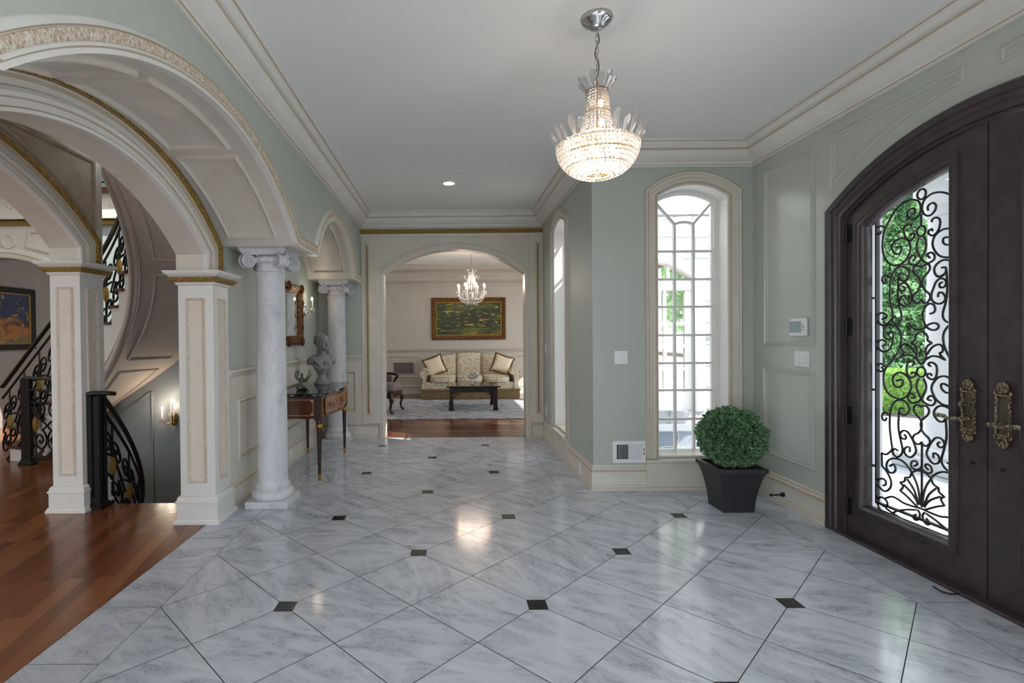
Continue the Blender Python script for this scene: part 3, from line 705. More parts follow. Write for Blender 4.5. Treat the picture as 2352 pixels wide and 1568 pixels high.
mb.lathe([(0, 0), (.1, 0), (.1, .02), (.075, .02), (.07, .008), (0, .008)], (0, 0, 0), 24, 0, Matrix.Translation((-5.98, 7.035, 2.72)) @ Matrix.Rotation(pi / 2, 4, 'X'))
mb.sweep([(-5.72, 2.65), (-5.68, 2.83), (-4.75, 2.83), (-4.75, 2.4)], [(0, 0), (0, .02), (.02, .02), (.02, 0)], lambda a, b, w: fFar(a, b, w + .012), True)
st(mb.build('trim_27', M['cream'], smooth=40))
# ------------------------------------------------------------------ entrance door
IRON_M=[[(-0.044,2.089),(-0.04,2.109),(-0.054,2.125),(-0.077,2.125),(-0.092,2.107),(-0.088,2.083),(-0.064,2.061),(-0.035,2.061),(-0.012,2.081),(-0.004,2.109),(-0.01,2.143),(-0.028,2.166),(-0.067,2.181),(-0.109,2.178),(-0.153,2.16),(-0.198,2.123),(-0.239,2.068),(-0.266,2.014),(-0.275,1.955),(-0.272,1.9),(-0.251,1.847),(-0.216,1.812),(-0.176,1.799),(-0.137,1.804),(-0.104,1.823),(-0.077,1.864),(-0.072,1.9),(-0.085,1.933),(-0.115,1.955),(-0.148,1.962),(-0.184,1.951),(-0.204,1.923),(-0.198,1.893),(-0.176,1.87),(-0.148,1.873),(-0.134,1.892),(-0.142,1.913),(-0.176,1.909)],
[(-0.257,2.052),(-0.278,2.066),(-0.305,2.067),(-0.317,2.046),(-0.308,2.022),(-0.293,2.021),(-0.287,2.038)],
[(-0.067,2.017),(-0.067,2.029),(-0.088,2.038),(-0.112,2.026),(-0.118,1.999),(-0.107,1.963),(-0.083,1.941),(-0.061,1.941),(-0.045,1.956),(-0.048,1.973),(-0.067,1.977),(-0.069,1.963)],
[(-0.015,1.944),(-0.029,1.912),(-0.028,1.87),(0.001,1.814),(0.031,1.787),(0.055,1.786),(0.082,1.802),(0.079,1.83),(0.057,1.843),(0.038,1.832),(0.055,1.811)],
[(0,1.766),(-0.025,1.776),(-0.046,1.775),(-0.055,1.752),(-0.04,1.727),(-0.017,1.706),(-0.005,1.677),(-0.002,1.645),(-0.003,1.674),(-0.012,1.647),(-0.027,1.623),(-0.05,1.604),(-0.057,1.581),(-0.04,1.556),(-0.02,1.552),(-0.007,1.566),(0.001,1.575)],
[(-0.126,1.745),(-0.148,1.745),(-0.153,1.726),(-0.142,1.706),(-0.12,1.696),(-0.098,1.701),(-0.082,1.728),(-0.085,1.756),(-0.109,1.778),(-0.142,1.788),(-0.176,1.777),(-0.201,1.746),(-0.216,1.709),(-0.219,1.666),(-0.22,1.647),(-0.216,1.573),(-0.202,1.513),(-0.201,1.474),(-0.227,1.44),(-0.263,1.425),(-0.296,1.437),(-0.312,1.467),(-0.304,1.498),(-0.278,1.508),(-0.248,1.495),(-0.246,1.475),(-0.278,1.466)],
[(-0.156,1.722),(-0.159,1.66),(-0.16,1.618),(-0.153,1.554),(-0.138,1.505),(-0.134,1.471),(-0.148,1.443),(-0.176,1.434),(-0.198,1.449),(-0.198,1.471),(-0.176,1.482)],
[(-0.221,1.729),(-0.245,1.747),(-0.272,1.74),(-0.278,1.715),(-0.26,1.696),(-0.245,1.707),(-0.257,1.723)],
[(-0.153,1.714),(-0.12,1.698),(-0.09,1.707)],
[(-0.131,1.663),(-0.115,1.657),(-0.115,1.638),(-0.137,1.633),(-0.153,1.651),(-0.148,1.674),(-0.12,1.686),(-0.093,1.669),(-0.077,1.635),(-0.064,1.601),(-0.066,1.568),(-0.088,1.548),(-0.115,1.542),(-0.142,1.554),(-0.148,1.578),(-0.131,1.603),(-0.109,1.604),(-0.104,1.58)],
[(-0.216,1.43),(-0.181,1.424),(-0.153,1.399),(-0.136,1.361),(-0.142,1.303),(-0.17,1.244),(-0.21,1.193),(-0.251,1.151),(-0.266,1.11),(-0.266,1.06),(-0.245,1.007),(-0.204,0.977),(-0.147,0.966),(-0.098,0.989),(-0.071,1.03),(-0.066,1.064),(-0.082,1.095),(-0.109,1.122),(-0.147,1.131),(-0.181,1.116),(-0.198,1.086),(-0.19,1.052),(-0.159,1.038),(-0.131,1.053),(-0.123,1.078),(-0.139,1.088),(-0.17,1.076)],
[(-0.181,1.424),(-0.216,1.43),(-0.251,1.416),(-0.266,1.381),(-0.257,1.346),(-0.227,1.334),(-0.207,1.344)],
[(-0.23,1.366),(-0.219,1.381),(-0.201,1.385),(-0.195,1.366),(-0.198,1.331),(-0.207,1.297),(-0.23,1.267),(-0.263,1.256),(-0.299,1.27),(-0.311,1.3),(-0.302,1.325),(-0.275,1.333),(-0.251,1.321),(-0.254,1.301),(-0.278,1.293)],
[(-0.254,1.161),(-0.287,1.179),(-0.311,1.163),(-0.311,1.137),(-0.281,1.127),(-0.269,1.143),(-0.284,1.157)],
[(-0.002,1.384),(-0.027,1.372),(-0.04,1.351),(-0.04,1.333),(-0.066,1.318)],
[(-0.066,1.316),(-0.04,1.3),(-0.027,1.272),(-0.031,1.235),(-0.017,1.203),(0.002,1.188)],
[(-0.037,1.249),(-0.061,1.285),(-0.088,1.304),(-0.115,1.31),(-0.134,1.293),(-0.131,1.269),(-0.114,1.261)],
[(-0.114,1.261),(-0.125,1.243),(-0.147,1.223),(-0.109,1.239),(-0.066,1.241),(-0.032,1.221)],
[(-0.061,1.182),(-0.05,1.187),(-0.045,1.197),(-0.066,1.205),(-0.093,1.19),(-0.099,1.156),(-0.09,1.118),(-0.066,1.106),(-0.04,1.118),(-0.04,1.136),(-0.061,1.137),(-0.064,1.125)],
[(-0.014,1.108),(-0.03,1.072),(-0.025,1.03),(0.006,0.978),(0.028,0.961),(0.066,0.954),(0.089,0.978),(0.078,1.005),(0.056,1.009),(0.039,0.988),(0.063,0.983)],
[(0.004,0.934),(-0.024,0.948),(-0.048,0.93),(-0.044,0.9),(-0.014,0.869),(0.002,0.848),(0.002,0.812),(-0.017,0.781),(-0.047,0.761),(-0.056,0.735),(-0.037,0.713),(-0.014,0.712),(0.004,0.729)],
[(-0.116,0.911),(-0.145,0.91),(-0.148,0.888),(-0.134,0.871),(-0.106,0.873),(-0.081,0.901),(-0.085,0.931),(-0.113,0.958),(-0.152,0.959),(-0.184,0.943),(-0.206,0.908),(-0.218,0.862),(-0.221,0.778),(-0.209,0.685),(-0.203,0.642),(-0.229,0.611),(-0.252,0.596),(-0.282,0.599)],
[(-0.282,0.599),(-0.28,0.515)],
[(-0.28,0.515),(-0.252,0.497),(-0.225,0.464),(-0.21,0.43),(-0.218,0.39),(-0.252,0.359),(-0.286,0.363),(-0.312,0.388),(-0.306,0.416),(-0.279,0.434),(-0.252,0.425),(-0.252,0.402),(-0.271,0.39)],
[(-0.152,0.891),(-0.157,0.79),(-0.141,0.712),(-0.127,0.659),(-0.134,0.626),(-0.162,0.601),(-0.188,0.607),(-0.199,0.63),(-0.184,0.648),(-0.162,0.641)],
[(-0.229,0.854),(-0.252,0.866),(-0.278,0.849),(-0.275,0.821),(-0.255,0.814),(-0.244,0.835)],
[(-0.116,0.751),(-0.102,0.738),(-0.113,0.723),(-0.137,0.728),(-0.144,0.751),(-0.123,0.774),(-0.092,0.771),(-0.064,0.739),(-0.044,0.701),(-0.034,0.667),(-0.051,0.636),(-0.078,0.619),(-0.106,0.629),(-0.116,0.652),(-0.102,0.676),(-0.078,0.679),(-0.078,0.651)],
[(-0.221,0.529),(-0.192,0.546),(-0.177,0.522),(-0.192,0.496),(-0.221,0.488),(-0.244,0.511),(-0.24,0.55),(-0.214,0.576),(-0.177,0.588),(-0.134,0.586),(-0.092,0.562),(-0.064,0.532)],
[(-0.047,0.573),(-0.025,0.59),(-0.037,0.606),(-0.061,0.597),(-0.068,0.571),(-0.047,0.555),(-0.014,0.562),(0.002,0.583)],
[(0.002,0.555),(-0.031,0.55),(-0.064,0.528)],
[(-0.064,0.528),(-0.078,0.498),(-0.109,0.487)],
[(-0.109,0.487),(-0.113,0.464),(-0.144,0.446)],
[(-0.144,0.446),(-0.123,0.427),(-0.144,0.396)],
[(-0.064,0.528),(-0.034,0.48),(-0.016,0.425),(-0.007,0.35)],
[(-0.095,0.481),(-0.051,0.433),(-0.029,0.385),(-0.017,0.347)],
[(-0.12,0.44),(-0.064,0.405),(-0.034,0.372),(-0.02,0.346)],
[(-0.144,0.396),(-0.099,0.376),(-0.051,0.348),(-0.024,0.333)],
[(-0.282,0.266),(-0.263,0.257),(-0.24,0.274),(-0.244,0.298),(-0.282,0.312),(-0.311,0.29),(-0.315,0.259),(-0.29,0.225),(-0.221,0.222),(-0.17,0.259),(-0.098,0.292),(-0.034,0.312)],
[(-0.252,0.314),(-0.206,0.339),(-0.162,0.337),(-0.119,0.326),(-0.051,0.327),(0.003,0.332)],
[(-0.024,0.316),(-0.009,0.296),(-0.017,0.263),(-0.04,0.25),(-0.054,0.265),(-0.032,0.285)],
[(-0.252,0.251),(-0.199,0.236),(-0.134,0.225),(-0.064,0.221),(0.003,0.221)]]
IRON_S=[[(-0.001,2.081),(-0.001,2.013)],
[(0.055,1.487),(0.08,1.495),(0.087,1.517),(0.075,1.54),(0.05,1.546),(0.026,1.53),(0.011,1.498),(0.011,1.457),(0.028,1.418),(0.051,1.399),(0.084,1.392),(0.108,1.407),(0.101,1.427),(0.075,1.433),(0.041,1.422),(0.016,1.402),(-0.014,1.395),(-0.051,1.403),(-0.074,1.422),(-0.081,1.439)],
[(0.005,0.729),(0.003,0.341)]]
IRON_C=[(0.001, 2.196), (-0.001, 1.979), (-0.001, 1.145)]

d1 = struct('door_1', (2.69, DC, 0))
inner = doorarc(1.685, .925, 0)
MB().sweep(inner, [(0, -.15), (0, -.016), (.012, -.012), (.016, .006), (.05, .006), (.058, .016), (.085, .018), (.092, .03), (.128, .032), (.138, .022), (.138, -.15)], fRight).build('door_frame', M['doorwood'], d1, smooth=40)
MB().box(2.66, 2.86, 1.57, 3.69, -.01, .018).build('threshold', M['doorwood'], d1, bevel=.004)
def leaf(sgn, lab):
    # sgn -1: leaf on the far side (larger Y)
    Yc = DC
    fn = (lambda a, b, w: fRight(a, b, w)) if sgn < 0 else (lambda a, b, w: fRight(2 * Yc - a, b, w))
    out = [(2.634, .02)] + arc(DC, DZ, 1.678, 2.634, 3.548, 30) + [(3.548, .02)]
    ho = [(2.835, .235)] + arc(DC, DZ, 1.540, 2.835, 3.42, 24) + [(3.42, .235)]
    L = MB().slab(out, [ho], fn, -.03, -.085).build('door_leaf', M['doorwood'], d1)
    if lab: L['label'] = lab
    MB().sweep(ho, [(-.006, -.085), (-.006, -.045), (0, -.034), (.006, -.022), (.018, -.012), (.03, -.014), (.04, -.02), (.05, -.018), (.056, -.03), (.056, -.085)], fn, True).build('glass_moulding', M['doorwood'], L, smooth=40)
    MB().slab(ho, [], fn, -.062, -.066).build('glass_pane', M['glass'], L)
    g = MB(); ax = 3.085
    def wire(p3, r=.0062): g.tube([V(fn(ax - a, b, -.108)) for a, b in p3], r, 6)
    for c in IRON_M:
        c = [(p.x, p.y) for p in spline([V((a, b, 0)) for a, b in c], 3)]
        c = [p for p in c if p[1] < DZ + sqrt(max(.01, 1.50 ** 2 - (ax - p[0] - DC) ** 2)) or True]
        wire(c); wire([(-a, b) for a, b in c])
    for c in IRON_S: wire([(p.x, p.y) for p in spline([V((a, b, 0)) for a, b in c], 3)])
    for a, b in IRON_C: g.tube([V(fn(ax - a + .0135 * 0 + .028 * cos(t * pi / 12), b + .030 * sin(t * pi / 12), -.108)) for t in range(24)], .0062, 6, closed=True)
    fr = [(ax - .32, .262)] + arc(DC, DZ, 1.585, ax - .32, ax + .32, 24) + [(ax + .32, .262)]
    g.sweep(fr, [(-.011, -.118), (-.011, -.095), (.0, -.095), (.0, -.118)], fn, True)
    for z in (.5, 1.0, 1.6):
        g.box(*sorted([fn(3.405, 0, 0)[0] + .085, fn(3.405, 0, 0)[0] + .118]), *sorted([fn(3.40, 0, 0)[1], fn(3.43, 0, 0)[1]]), z, z + .012)
    g.build('iron_scrollwork', M['iron'], L, smooth=50)
    # hardware
    py = 2.715; z0, z1 = .80, 1.14
    pl = []
    H_ = [(0, .0), (.012, .012), (.02, .03), (.027, .05), (.038, .062), (.034, .075), (.034, .17)]
    half = [(z, w) for w, z in H_]
    Rr = [(py + w, z0 + z) for w, z in H_] + [(py + w, z1 - z) for w, z in H_[::-1]]
    Ll = [(2 * py - a, b) for a, b in Rr[::-1]]
    ol = Rr + Ll[1:-1] if False else Rr + Ll
    pln = MB().slab(ol, [], fn, -.018, -.03)
    pp_ = pln.build('handle_plate', M['bronzepl'], L, bevel=.002)
    o = MB(); o.sweep([(py - .026, z0 + .075), (py - .026, z1 - .075), (py + .026, z1 - .075), (py + .026, z0 + .075)], [(0, -.02), (0, -.012), (.008, -.01), (.008, -.02)], fn, True)
    for zc, s in ((z1 - .035, 1), (z0 + .035, -1)):
        for i in range(9):
            a = pi * i / 8; o.ball(fn(py + .022 * cos(a), zc + s * .018 * sin(a), -.014), (.007, .008, .010), 8, 6)
        for q in (-1, 1):
            o.tube([V(fn(py + q * (.012 + u), zc - s * .018 + v, -.013)) for u, v in spiral(0, 0, .012, .003, 0, 1.4, 16)], .0035, 5)
            o.ball(fn(py + q * .036, zc - s * .026, -.015), (.006, .008, .009), 8, 6)
        o.ball(fn(py, zc + s * .008, -.013), (.008, .011, .018), 8, 6)
    o.build('carved_ornament', M['bronze'], L, smooth=50)
    lz = .925
    lv = MB().tube([V(fn(py, lz, -.02)), V(fn(py, lz, .032))], .011, 10)
    lv.tube(spline([fn(py - .014, lz, .034), fn(py + .012, lz + .002, .04), fn(py + .04, lz - .006, .042), fn(py + .075, lz + .004, .042), fn(py + .11, lz + .007, .04), fn(py + .122, lz, .038)], 5), [.007, .012, .009, .008, .01, .012, .008], 8)
    lv.ball(fn(py - .012, lz, .036), .014, 10, 8)
    lv.build('lever_handle', M['bronze'], L, smooth=60)
    if sgn < 0: MB().tube([V(fn(py, 1.0, -.02)), V(fn(py, 1.0, .02))], .006, 8).ball(fn(py, 1.0, .025), (.006, .012, .018), 10, 8).build('thumb_turn', M['bronze'], L, smooth=60)
    MB().tube([V(fn(py - .01, .70, -.03)), V(fn(py - .01, .70, -.008))], .009, 10).build('bolt_knob', M['bronzepl'], L, smooth=40)
    for z in (2.05, 1.42, .82, .2):
        MB().tube([V(fn(3.553, z - .06, -.022)), V(fn(3.553, z + .06, -.022))], .0095, 8).slab([(3.515, z - .06), (3.515, z + .06), (3.553, z + .06), (3.553, z - .06)], [], fn, -.026, -.031).build('hinge', M['iron'], L, smooth=40)
leaf(-1, None); leaf(1, None)
tag(MB().tube(spline([(2.668, 2.71, .012), (2.62, 2.72, .006), (2.585, 2.735, .012), (2.56, 2.755, .03)], 5), .004, 6).build('weatherstrip', M['dark']), 'loose curl of dark weatherstrip on marble at the door threshold', 'weatherstrip')

# ------------------------------------------------------------------ wall fittings
def plate(name, fn, a, b, wd, ht, n, label, cat, group=None):
    p = fn(a, b, 0); t = thing(name, p, label, cat, group)
    MB().slab(rect(a - wd / 2, a + wd / 2, b - ht / 2, b + ht / 2), [], fn, .007, 0).build('plate', M['plastic'], t, bevel=.003)
    for i in range(n):
        c = a + (i - (n - 1) / 2) * .046
        MB().slab(rect(c - .0165, c + .0165, b - .034, b + .034), [], fn, .011, .003).build('rocker', M['plastic'], t, bevel=.002)
    return t
plate('light_switch', fWin, 1.517, 1.179, .118, .117, 2, 'white double rocker switch on green wall left of the arched window', 'switch')
plate('light_switch', fRight, 3.965, 1.185, .165, .118, 3, 'white triple rocker switch below the thermostat', 'switch')
plate('light_switch', fCor, 6.83, 1.20, .075, .118, 1, 'white single switch on the corridor wall beyond the narrow window', 'switch')
t = thing('thermostat', fRight(3.985, 1.425, 0), 'white thermostat with grey screen on the panelled wall beside the door', 'thermostat')
MB().slab(rect(3.89, 4.08, 1.355, 1.497), [], fRight, .03, 0).build('body', M['plastic'], t, bevel=.016, seg=4)
MB().slab(rect(3.933, 4.068, 1.385, 1.472), [], fRight, .0315, .02).build('screen', M['lcd'], t)
for i in range(3): MB().slab(rect(3.905, 3.918, 1.405 + i * .016, 1.41 + i * .016), [], fRight, .032, .028).build('button', M['dark'], t)
for fn, a, b, g, lab in ((lambda x, y, w: fCor(x, y, w + .018), 4.98, .10, 'wall', 'white outlet on the corridor baseboard between narrow window and wall corner'), (fCor, 6.83, .39, '', 'white outlet plate low on the corridor wall'), (lambda x, y, w: fAlc(x, y, w + .018), 5.62, .11, '', 'white outlet plate on the baseboard under the console table')):
    t = thing('outlet', fn(a, b, 0), lab, 'outlet')
    MB().slab(rect(a - .036, a + .036, b - .058, b + .058), [], fn, .007, 0).build('plate', M['plastic'], t, bevel=.003)
    MB().slab(rect(a - .017, a + .017, b - .034, b + .034), [], fn, .0095, .003).build('socket', M['plastic'], t, bevel=.002)
t = thing('air_vent', fWin(1.584, .34, 0), 'white louvred air vent grille low beside the arched window', 'vent')
vr = rect(1.437, 1.731, .243, .437)
MB().slab(vr, [rect(1.475, 1.578, .275, .405), rect(1.592, 1.695, .275, .405)], fWin, .009, 0).build('grille_frame', M['plastic'], t, bevel=.002)
MB().slab(rect(1.47, 1.70, .27, .41), [], fWin, .002, .0).build('duct_shade', M['dark'], t)  # flat black sheet standing for the shade behind the slats
for i in range(10):
    for x0, tw in ((1.48, .35), (1.597, -1.0)):
        c = x0 + .005 + i * .0101; dx = .0075 * sin(tw) ; 
        MB().add([fWin(c - .001, .275, .0085), fWin(c + .001 , .275, .0085), fWin(c + .001 + dx, .275, .002), fWin(c - .001 + dx, .275, .002), fWin(c - .001, .405, .0085), fWin(c + .001, .405, .0085), fWin(c + .001 + dx, .405, .002), fWin(c - .001 + dx, .405, .002)],
                 [(0, 3, 2, 1), (4, 5, 6, 7), (0, 1, 5, 4), (1, 2, 6, 5), (2, 3, 7, 6), (3, 0, 4, 7)]).build('slat', M['plastic'], t)
for z in (.315, .35): MB().slab(rect(1.711, 1.716, z, z + .02), [], fWin, .014, .005).build('damper_lever', M['dark'], t)
t = thing('door_stop', (2.672, 4.16, .085), 'black rod door stop on the cream baseboard by the planter', 'door stop')
MB().tube([(2.674, 4.16, .085), (2.655, 4.16, .085)], .018, 14).build('base', M['iron'], t, smooth=40)
MB().tube([(2.66, 4.16, .085), (2.575, 4.16, .082)], .006, 8).build('rod', M['iron'], t, smooth=40)
MB().tube([(2.58, 4.16, .082), (2.562, 4.16, .082)], .011, 10).build('tip', M['rail'], t, smooth=40)
t = thing('recessed_light', (.007, 5.685, 3.05), 'lit round recessed ceiling light above the corridor', 'light')
MB().lathe([(.062, 0), (.085, 0), (.085, -.006), (.062, -.004)], (.007, 5.685, 3.05), 28).build('trim_ring', M['plastic'], t, smooth=40)
MB().lathe([(0, -.002), (.062, -.002), (.062, -.0005), (0, -.0005)], (.007, 5.685, 3.05), 28).build('lamp', M['can'], t)
sl = bpy.data.lights.new('recessed_spot', 'SPOT'); sl.energy = 14; sl.spot_size = 2.6; sl.spot_blend = .6; sl.shadow_soft_size = .06; sl.color = (1, .93, .86)
slo = bpy.data.objects.new('recessed_spot', sl); COL.objects.link(slo); slo.location = (.007, 5.685, 3.03)
t = thing('sprinkler_cover', (.127, 5.28, 3.05), 'small round white disc on the ceiling near the recessed light', 'sprinkler')
MB().lathe([(0, 0), (.032, 0), (.03, -.005), (.022, -.01), (0, -.01)], (.127, 5.28, 3.05), 24).build('disc', M['white'], t, smooth=40)

# ------------------------------------------------------------------ chandelier
CX, CY = .788, 2.745
t = thing('crystal_chandelier', (CX, CY, 3.05), 'large lit crystal basket chandelier hanging above the marble foyer', 'chandelier')
c0 = (CX, CY, 0)
MB().lathe([(0, 3.05), (.08, 3.05), (.083, 3.04), (.07, 3.02), (.045, 3.008), (.04, 2.997), (.018, 2.99), (0, 2.985)], c0, 48, flute=.06, nf=24).build('ceiling_canopy', M['chrome'], t, smooth=50)
ch = MB()
for i in range(9):
    z = 2.985 - i * .03; ax_ = (1, 0) if i % 2 else (0, 1)
    ch.tube([(CX + .009 * cos(a) * ax_[0], CY + .009 * cos(a) * ax_[1], z - .018 + .022 * sin(a)) for a in [2 * pi * k / 12 for k in range(12)]], .0022, 5, closed=True)
ch.build('chain', M['chrome'], t, smooth=60)
MB().tube(spline([(CX, CY, 2.985), (CX + .012, CY, 2.93), (CX - .01, CY, 2.86), (CX + .01, CY, 2.80), (CX, CY, 2.72)], 6), .003, 6).build('cord', M['bronzepl'], t, smooth=60)
fr = MB()
for r, z in ((.052, 2.665), (.062, 2.55), (.085, 2.44), (.205, 2.375), (.19, 2.32), (.15, 2.265), (.08, 2.225)):
    fr.tube([(CX + r * cos(a), CY + r * sin(a), z) for a in [2 * pi * k / 36 for k in range(36)]], .003, 5, closed=True)
fr.tube([(CX, CY, 2.74), (CX, CY, 2.24)], .005, 6)
for k in range(8):
    a = pi * k / 4; fr.tube([(CX, CY, 2.375), (CX + .2 * cos(a), CY + .2 * sin(a), 2.375)], .003, 5)
fr.build('wire_frame', M['brass'], t)
bd = MB()
def bead(p, r): bd.ball(p, r, 6, 4)
for k in range(22):
    a = 2 * pi * k / 22
    for i in range(15):
        u = i / 14; z = 2.665 - u * .235; r = .052 + .012 * u + .028 * u ** 3; bead((CX + r * cos(a), CY + r * sin(a), z), .0085)
for j in range(11):
    u = j / 10; r = .205 * cos(u * 1.22); z = 2.372 - .155 * sin(u * 1.35); n = max(8, int(2 * pi * r / .021))
    for k in range(n):
        a = 2 * pi * (k + .5 * (j % 2)) / n; bead((CX + r * cos(a), CY + r * sin(a), z), .0115 if j else .013)
for k in range(30):
    a = 2 * pi * k / 30
    for i in range(5): u = (i + .5) / 5; r = .09 + .11 * u; bead((CX + r * cos(a), CY + r * sin(a), 2.44 - .055 * u ** .6), .009)
bd.build('bead_strings', M['crystal2'], t, smooth=20, kind='stuff', recalc=False)
pt = MB().lathe([(0, 0), (.006, .012), (.014, .05), (.019, .075), (.014, .096), (0, .104)], (0, 0, 0), 8, sy=.45)
P0 = None
def petal(r, z, a, tilt, s):
    global P0
    if P0 is None:
        P0 = pt.build('crystal_petal', M['crystal'], None, smooth=20); o_ = P0
    else:
        o_ = P0.copy(); COL.objects.link(o_)
    o_.parent = t; o_.scale = (s, s, s); o_.rotation_euler = (0, tilt, a) 
    o_.rotation_euler = (Matrix.Rotation(a, 3, 'Z') @ Matrix.Rotation(tilt, 3, 'Y') @ Matrix.Rotation(pi / 2, 3, 'Z')).to_euler()
    o_.location = V((CX + r * cos(a), CY + r * sin(a), z)) - V(t.location)
for k in range(12): petal(.05, 2.655, 2 * pi * k / 12, .55 + .1 * (k % 2), .8 if k % 2 else .95)
for k in range(26): petal(.196, 2.365, 2 * pi * k / 26, .42 + .12 * (k % 2), .95 if k % 2 else 1.15)
for k in range(18): petal(.10, 2.40, 2 * pi * k / 18, .35, .75)
MB().ball((CX, CY, 2.222), .02, 12, 8).build('bottom_ball', M['crystal'], t, smooth=20)
for k in range(6):
    a = pi * k / 3; MB().ball((CX + .10 * cos(a), CY + .10 * sin(a), 2.335), (.014, .014, .022), 10, 8).build('bulb', M['bulb'], t, smooth=60)
for z in (2.6, 2.5): MB().ball((CX + .02, CY, z), (.012, .012, .022), 10, 8).build('bulb', M['bulb'], t, smooth=60)
def lamp(name, loc, e, r, col=(1, .82, .62)):
    l = bpy.data.lights.new(name, 'POINT'); l.energy = e; l.shadow_soft_size = r; l.color = col
    o = bpy.data.objects.new(name, l); COL.objects.link(o); o.location = loc; return o
lamp('chandelier_light', (CX, CY, 2.345), 4.5, .06, (1, .88, .74))

# ------------------------------------------------------------------ planter
t = thing('topiary_planter', (2.225, 4.12, 0), 'black flared square planter holding a round clipped boxwood ball', 'planter')
vs = []; fs = []; px, py = 2.22, 4.11
prof = [(.118, 0), (.121, .04), (.129, .12), (.143, .2), (.162, .28), (.178, .318)]
mb = MB()
for i, (h, z) in enumerate(prof): vs += [(px - h, py - h, z), (px + h, py - h, z), (px + h, py + h, z), (px - h, py + h, z)]
for i in range(len(prof) - 1):
    for k in range(4): fs.append((i * 4 + k, i * 4 + (k + 1) % 4, i * 4 + 4 + (k + 1) % 4, i * 4 + 4 + k))
fs.append((3, 2, 1, 0)); mb.add(vs, fs)
mb.build('pot', M['pot'], t, smooth=25, recalc=True)
MB().sweep(rect(px - .165, px + .165, py - .165, py + .165), [(0, .315), (.018, .315), (.023, .32), (.023, .347), (.018, .352), (0, .352), (-.006, .335)], fPlan, True).build('rim', M['pot'], t, smooth=30)
MB().box(px - .165, px + .165, py - .165, py + .165, .30, .325).build('soil', M['soil'], t)
MB().tube([(px, py, .3), (px + .01, py, .55)], .02, 8).build('stem', M['stem'], t)
def foliage(mb, pos, nrm, size, n=3):
    nrm = V(nrm).normalized()
    for k in range(n):
        d = (nrm + V((RND.gauss(0, .55), RND.gauss(0, .55), RND.gauss(0, .55)))).normalized()
        s = d.cross(V((RND.gauss(0, 1), RND.gauss(0, 1), RND.gauss(0, 1)))).normalized(); u = d.cross(s)
        L_ = size * RND.uniform(.75, 1.25); w = L_ * .28; p = V(pos)
        mb.add([p, p + d * L_ * .35 + s * w * .9 + u * w * .3, p + d * L_ * .75 + s * w * .8 + u * w * .3, p + d * L_, p + d * L_ * .75 - s * w * .8 + u * w * .3, p + d * L_ * .35 - s * w * .9 + u * w * .3], [(0, 1, 2, 3), (0, 3, 4, 5)])
fo = MB(); bc = V((2.222, 4.10, .565))
fo.ball(bc, (.185, .185, .17), 24, 16)
for i in range(3000):
    z = RND.uniform(-1, 1); a = RND.uniform(0, 2 * pi); q = sqrt(1 - z * z); n = V((q * cos(a), q * sin(a), z)); k = RND.uniform(.80, 1.0)
    lump = 1 + .035 * sin(7 * a + 3 * z) + .03 * sin(11 * z + 2 * a)
    foliage(fo, bc + V((n.x * .232, n.y * .232, n.z * .213)) * k * lump, n, .034, 4)
fo.build('foliage', M['box'], t, recalc=False)

# ------------------------------------------------------------------ outside
st(MB().slab(rect(-60, 60, -60, 60), [rect(-8.3, 2.86, -2.8, 12.6)], fPlan, -.35, -.5).build('ground', M['pave']))
st(MB().box(1.49, 2.86, 4.82, 7.27, -.5, -.35).build('ground', M['pave']))
st(MB().box(2.86, 5.9, -.4, 5.75, -.35, -.05).build('porch_floor', M['porch']))
st(MB().box(5.9, 6.3, -.4, 5.75, -.35, -.2).build('porch_step', M['porch']))
st(MB().box(2.89, 3.05, 3.665, 3.95, -.05, 2.95).box(2.89, 3.05, 1.31, 1.595, -.05, 2.95).build('trim_30', M['limest']))
st(MB().box(2.91, 6.2, -.4, 5.6, 3.0, 3.6).build('porch_roof', M['limest']))
for cy, lab in ((5.22, 'stout white porch column seen through the door glass'), (-.1, 'stout white porch column by the near corner of the porch')):
    t = thing('porch_column', (5.25, cy, -.05), lab, 'column')
    MB().box(4.8, 5.7, cy - .45, cy + .45, -.05, .1).build('plinth', M['limest'], t, bevel=.02)
    MB().lathe([(0, .1), (.43, .1), (.45, .14), (.43, .19), (.39, .2), (.385, .25), (.37, .27), (0, .27)], (5.25, cy, 0), 40).build('base', M['limest'], t, smooth=40)
    MB().lathe([(0, .25), (.36, .25), (.36, 1.0), (.33, 2.6), (0, 2.6)], (5.25, cy, 0), 48).build('shaft', M['limest'], t, smooth=40)
    MB().lathe([(0, 2.55), (.35, 2.55), (.37, 2.6), (.36, 2.65), (.42, 2.75), (.45, 2.8), (.45, 3.0), (0, 3.0)], (5.25, cy, 0), 40).build('capital', M['limest'], t, smooth=40)
def tree(name, loc, h, r, mat, label, nleaf, size, cone=False, group=None):
    t = thing(name, loc, label, 'tree', group)
    x, y, z = loc
    MB().tube([(x, y, z), (x + .1, y, z + h * .5), (x, y, z + h * .85)], [.22, .15, .05], 8).build('trunk', M['stem'], t)
    f = MB()
    for i in range(nleaf):
        zz = RND.random(); a = RND.uniform(0, 2 * pi)
        if cone: rr = r * (1 - zz) * (.55 + .45 * ((zz * 9) % 1)) ** .5 * RND.uniform(.75, 1); p = (x + rr * cos(a), y + rr * sin(a), z + .3 + zz * h); n = (cos(a), sin(a), -.3)
        else:
            b = RND.uniform(-1, 1); q = sqrt(1 - b * b); k = RND.uniform(.7, 1) * (1 + .15 * sin(5 * a) * cos(4 * b)); p = (x + r * q * cos(a) * k, y + r * q * sin(a) * k, z + h * .62 + b * h * .42 * k); n = (q * cos(a), q * sin(a), b * .3)
        foliage(f, p, n, size, 2)
    f.build('crown', M[mat], t, recalc=False)
G = 'trees across the drive'
